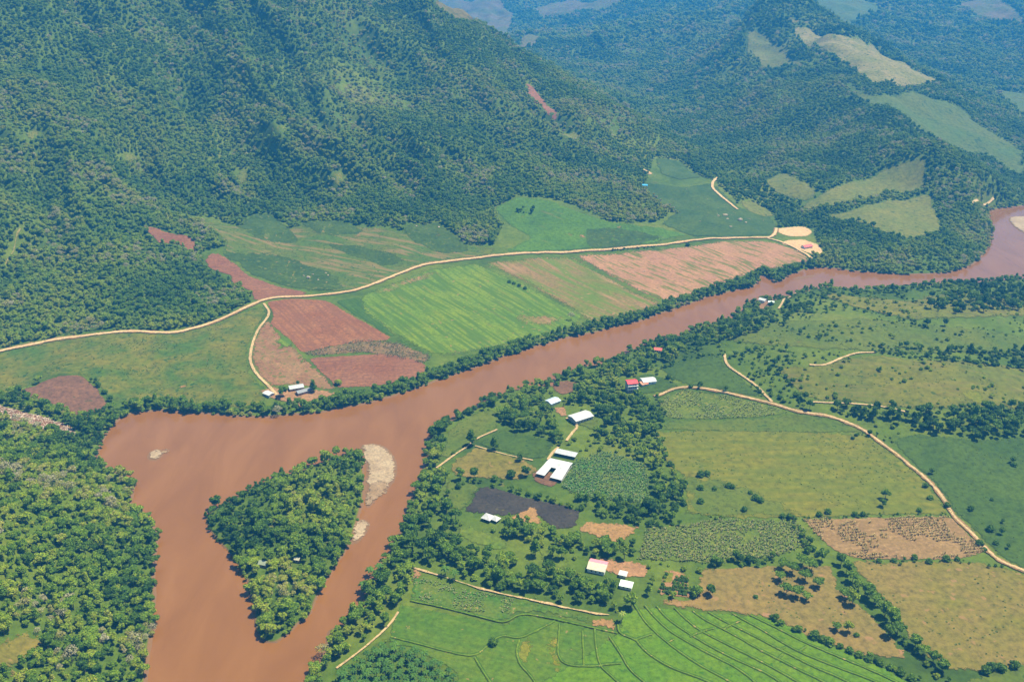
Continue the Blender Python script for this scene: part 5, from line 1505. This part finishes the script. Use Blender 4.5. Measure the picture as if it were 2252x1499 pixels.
# ------------------------------------------------------------------ crops: tufts of tall leaves
def crop(name, label, outlines, spacing, h, mat_stops, seed, rowdir=None, rowgap=None, keep_p=.85, w=.35, cat="crop", clump=None):
    r = np.random.default_rng(seed)
    V, Fc, lf = [], [], []
    mat = foliage_mat(name + "_leaves", mat_stops)
    for P_ in outlines:
        Pw = G(P_)
        x0_, y0_ = Pw.min(0) - 3; x1_, y1_ = Pw.max(0) + 3
        a = rowdir or 0.0
        R_ = max(x1_ - x0_, y1_ - y0_)
        s_, t_ = np.meshgrid(np.arange(-R_, R_, spacing), np.arange(-R_, R_, rowgap or spacing))
        s_ = s_.ravel() + r.uniform(-.5, .5, s_.size) * spacing * .9; t_ = t_.ravel() + r.uniform(-.5, .5, t_.size) * (.5 if rowgap else spacing * .9)
        x = (x0_ + x1_) / 2 + s_ * math.cos(a) - t_ * math.sin(a); y = (y0_ + y1_) / 2 + s_ * math.sin(a) + t_ * math.cos(a)
        ok = inpoly(x, y, Pw) & (r.random(len(x)) < keep_p)
        if clump:
            ok &= fbm(x / clump[0], y / clump[0], seed, 3) > clump[1]
        x, y = x[ok], y[ok]
        z = hgt(x, y)
        for i in range(len(x)):
            hh = h * r.uniform(.65, 1.25)
            for q in range(4):
                an = r.uniform(0, 6.283)
                d = np.array([math.cos(an), math.sin(an)]); e = np.array([-d[1], d[0]]) * w * r.uniform(.7, 1.2)
                n0 = len(V)
                b0 = np.array([x[i], y[i]])
                m0 = b0 + d * hh * .22; t0 = b0 + d * hh * r.uniform(.45, .8)
                V += [(*(b0 - e * .5), z[i]), (*(b0 + e * .5), z[i]), (*(m0 + e), z[i] + hh * .75), (*(m0 - e), z[i] + hh * .75), (*(t0 + e * .3), z[i] + hh * r.uniform(.6, 1)), (*(t0 - e * .3), z[i] + hh * .8)]
                Fc += [(n0, n0 + 1, n0 + 2, n0 + 3), (n0 + 3, n0 + 2, n0 + 4, n0 + 5)]
                lf += [r.uniform(0, 1)] * 2
    me_ = bpy.data.meshes.new(name); me_.from_pydata(V, [], Fc)
    at = me_.attributes.new("leaf", 'FLOAT', 'FACE'); at.data.foreach_set("value", np.array(lf, np.float32))
    me_.materials.append(mat); me_.update()
    o = bpy.data.objects.new(name, me_); COL.objects.link(o)
    o["kind"] = "stuff"; o["tint"] = .5
    tag(o, label, cat)
    return o
crop("maize_crop", "pale mottled maize standing below the dirt road", [[(1445,879),(1503,857),(1600,872),(1690,894),(1735,908),(1680,916),(1590,921),(1472,920),(1452,900)]], 2.6, 2.2, [(.3, (.10, .16, .035)), (.5, (.19, .235, .06)), (.62, (.31, .32, .13))], 31, clump=(14, .38))
crop("corn_crop", "dark green corn right of the cattle barn", [[(1262,1012),(1330,992),(1420,1022),(1428,1110),(1270,1090),(1236,1072)]], 2.2, 2.3, [(.3, (.045, .12, .03)), (.5, (.09, .18, .045)), (.62, (.25, .29, .12))], 32, w=.4)
crop("weedy_maize", "weedy yellow green maize left of the brown stubble field", [[(1402,1230),(1422,1164),(1560,1144),(1700,1144),(1762,1148),(1780,1200),(1700,1226),(1560,1238)]], 2.2, 2.2, [(.3, (.07, .14, .03)), (.5, (.16, .205, .045)), (.62, (.30, .26, .12))], 33, w=.42, clump=(18, .36))
crop("dry_corn", "dry corn stalks in broken rows on the brown stubble field", [[(1764,1143),(2088,1136),(2126,1170),(2165,1215),(2100,1229),(1900,1229),(1844,1214),(1802,1182)]], 1.6, 2.4, [(.3, (.13, .12, .03)), (.5, (.28, .22, .07)), (.62, (.46, .34, .14))], 34, rowdir=ang((1800, 1190), (2100, 1165)), rowgap=3.4, w=.36, clump=(22, .45))
crop("mixed_crop_plants", "leafy crop in the long strip above the rice paddies", [[(908,1264),(1000,1290),(1130,1318),(1120,1350),(1000,1340),(904,1318)]], 2.0, 1.6, [(.3, (.06, .16, .03)), (.5, (.14, .22, .05)), (.62, (.30, .27, .12))], 35, w=.35, clump=(16, .40))
crop("scrub_grass", "tall dry weeds in the strip between two ploughed fields", [[(667,777),(700,767),(790,747),(870,751),(948,780),(943,800),(900,794),(800,775),(692,784)]], 2.6, 1.8, [(.3, (.06, .075, .03)), (.5, (.16, .15, .07)), (.62, (.30, .25, .14))], 36, w=.45, clump=(12, .42))

TG = [(.3, (.030, .070, .008)), (.5, (.060, .115, .012)), (.62, (.11, .15, .02))]
crop("pasture_weeds", "dark weed tufts dotted over the open pastures", [
 [(1440,947),(1560,944),(1905,953),(1948,986),(1990,1019),(2036,1058),(2070,1098),(2090,1131),(1980,1133),(1800,1139),(1640,1142),(1510,1132),(1500,1040),(1470,1035),(1455,1000)],
 [(1690,802),(1780,806),(1850,792),(1900,779),(2000,790),(2252,812),(2252,905),(2000,902),(1880,886),(1780,880),(1740,852)],
 [(1480,700),(1600,720),(1900,700),(2252,740),(2252,790),(2000,780),(1800,770),(1650,760),(1560,740)],
 [(1780,645),(1880,650),(2000,660),(2120,640),(2252,650),(2252,700),(2150,700),(2000,705),(1880,680)],
 [(0,780),(130,750),(250,735),(400,735),(470,715),(570,680),(545,750),(545,800),(580,870),(450,885),(270,885),(225,860),(150,821),(60,850),(0,858)],
 [(1540,1247),(1700,1242),(1830,1240),(1845,1290),(1905,1340),(1965,1400),(1890,1440),(1780,1402),(1700,1362),(1600,1347),(1450,1332)],
 [(1860,1235),(2150,1236),(2252,1270),(2252,1450),(2150,1470),(2020,1425),(1975,1365),(1925,1300)],
 [(1960,967),(2010,952),(2150,968),(2252,962),(2252,1240),(2205,1225),(2135,1162),(2078,1092),(1998,1012)],
 [(1448,812),(1500,787),(1588,782),(1594,805),(1632,832),(1682,875),(1600,862),(1500,845)],
 [(500,540),(640,502),(740,490),(870,505),(1000,534),(1080,548),(950,577),(850,617),(760,642),(600,600)],
 [(1095,455),(1150,436),(1280,470),(1340,490),(1450,502),(1520,518),(1420,538),(1300,547),(1150,553)]], 4.5, .9, TG, 37, w=.75, clump=(22, .54), keep_p=.5, cat="weeds")
# felled trunks on the cleared strip
def logs():
    r = np.random.default_rng(44)
    P_ = G([(0,893),(40,903),(100,918),(160,941),(168,956),(110,948),(40,927),(0,914)])
    V, Fc = [], []
    x0_, y0_ = P_.min(0); x1_, y1_ = P_.max(0)
    k_ = 0
    while k_ < 330:
        x, y = r.uniform(x0_, x1_), r.uniform(y0_, y1_)
        if not inpoly(np.array([x]), np.array([y]), P_)[0]:
            continue
        k_ += 1
        a, l_ = r.uniform(0, 3.14), r.uniform(2, 6)
        z = float(hgt(x, y))
        dx, dy = math.cos(a) * l_ / 2, math.sin(a) * l_ / 2
        tube(V, Fc, (x - dx, y - dy, float(hgt(x - dx, y - dy)) + .3), (x + dx, y + dy, float(hgt(x + dx, y + dy)) + r.uniform(.3, 1.3)), r.uniform(.14, .32), r.uniform(.1, .2), 5)
    o = mesh_obj("felled_logs", V, Fc, [plain_mat("weathered_wood", (.48, .38, .30), .9, .35, .3)])
    o["kind"] = "stuff"
    tag(o, "pale felled trunks and branches strewn over the cleared strip", "logs")
logs()

# ------------------------------------------------------------------ haze
V, Fc = [], []
box(V, Fc, -9000, 9000, -3000, 9000, -30, 1100)
m = bpy.data.materials.new("haze_air"); m.use_nodes = True
nt = m.node_tree
nt.nodes.remove(nt.nodes["Principled BSDF"])
pv = nt.nodes.new("ShaderNodeVolumePrincipled")
pv.inputs["Color"].default_value = (*HAZE_COLOR, 1)
pv.inputs["Density"].default_value = HAZE_DENSITY
pv.inputs["Anisotropy"].default_value = 0.0
nt.links.new(pv.outputs[0], nt.nodes["Material Output"].inputs["Volume"])
hz = mesh_obj("haze", V, Fc, [m], kind="stuff")
tag(hz, "blue haze filling the air over the valley", "haze")
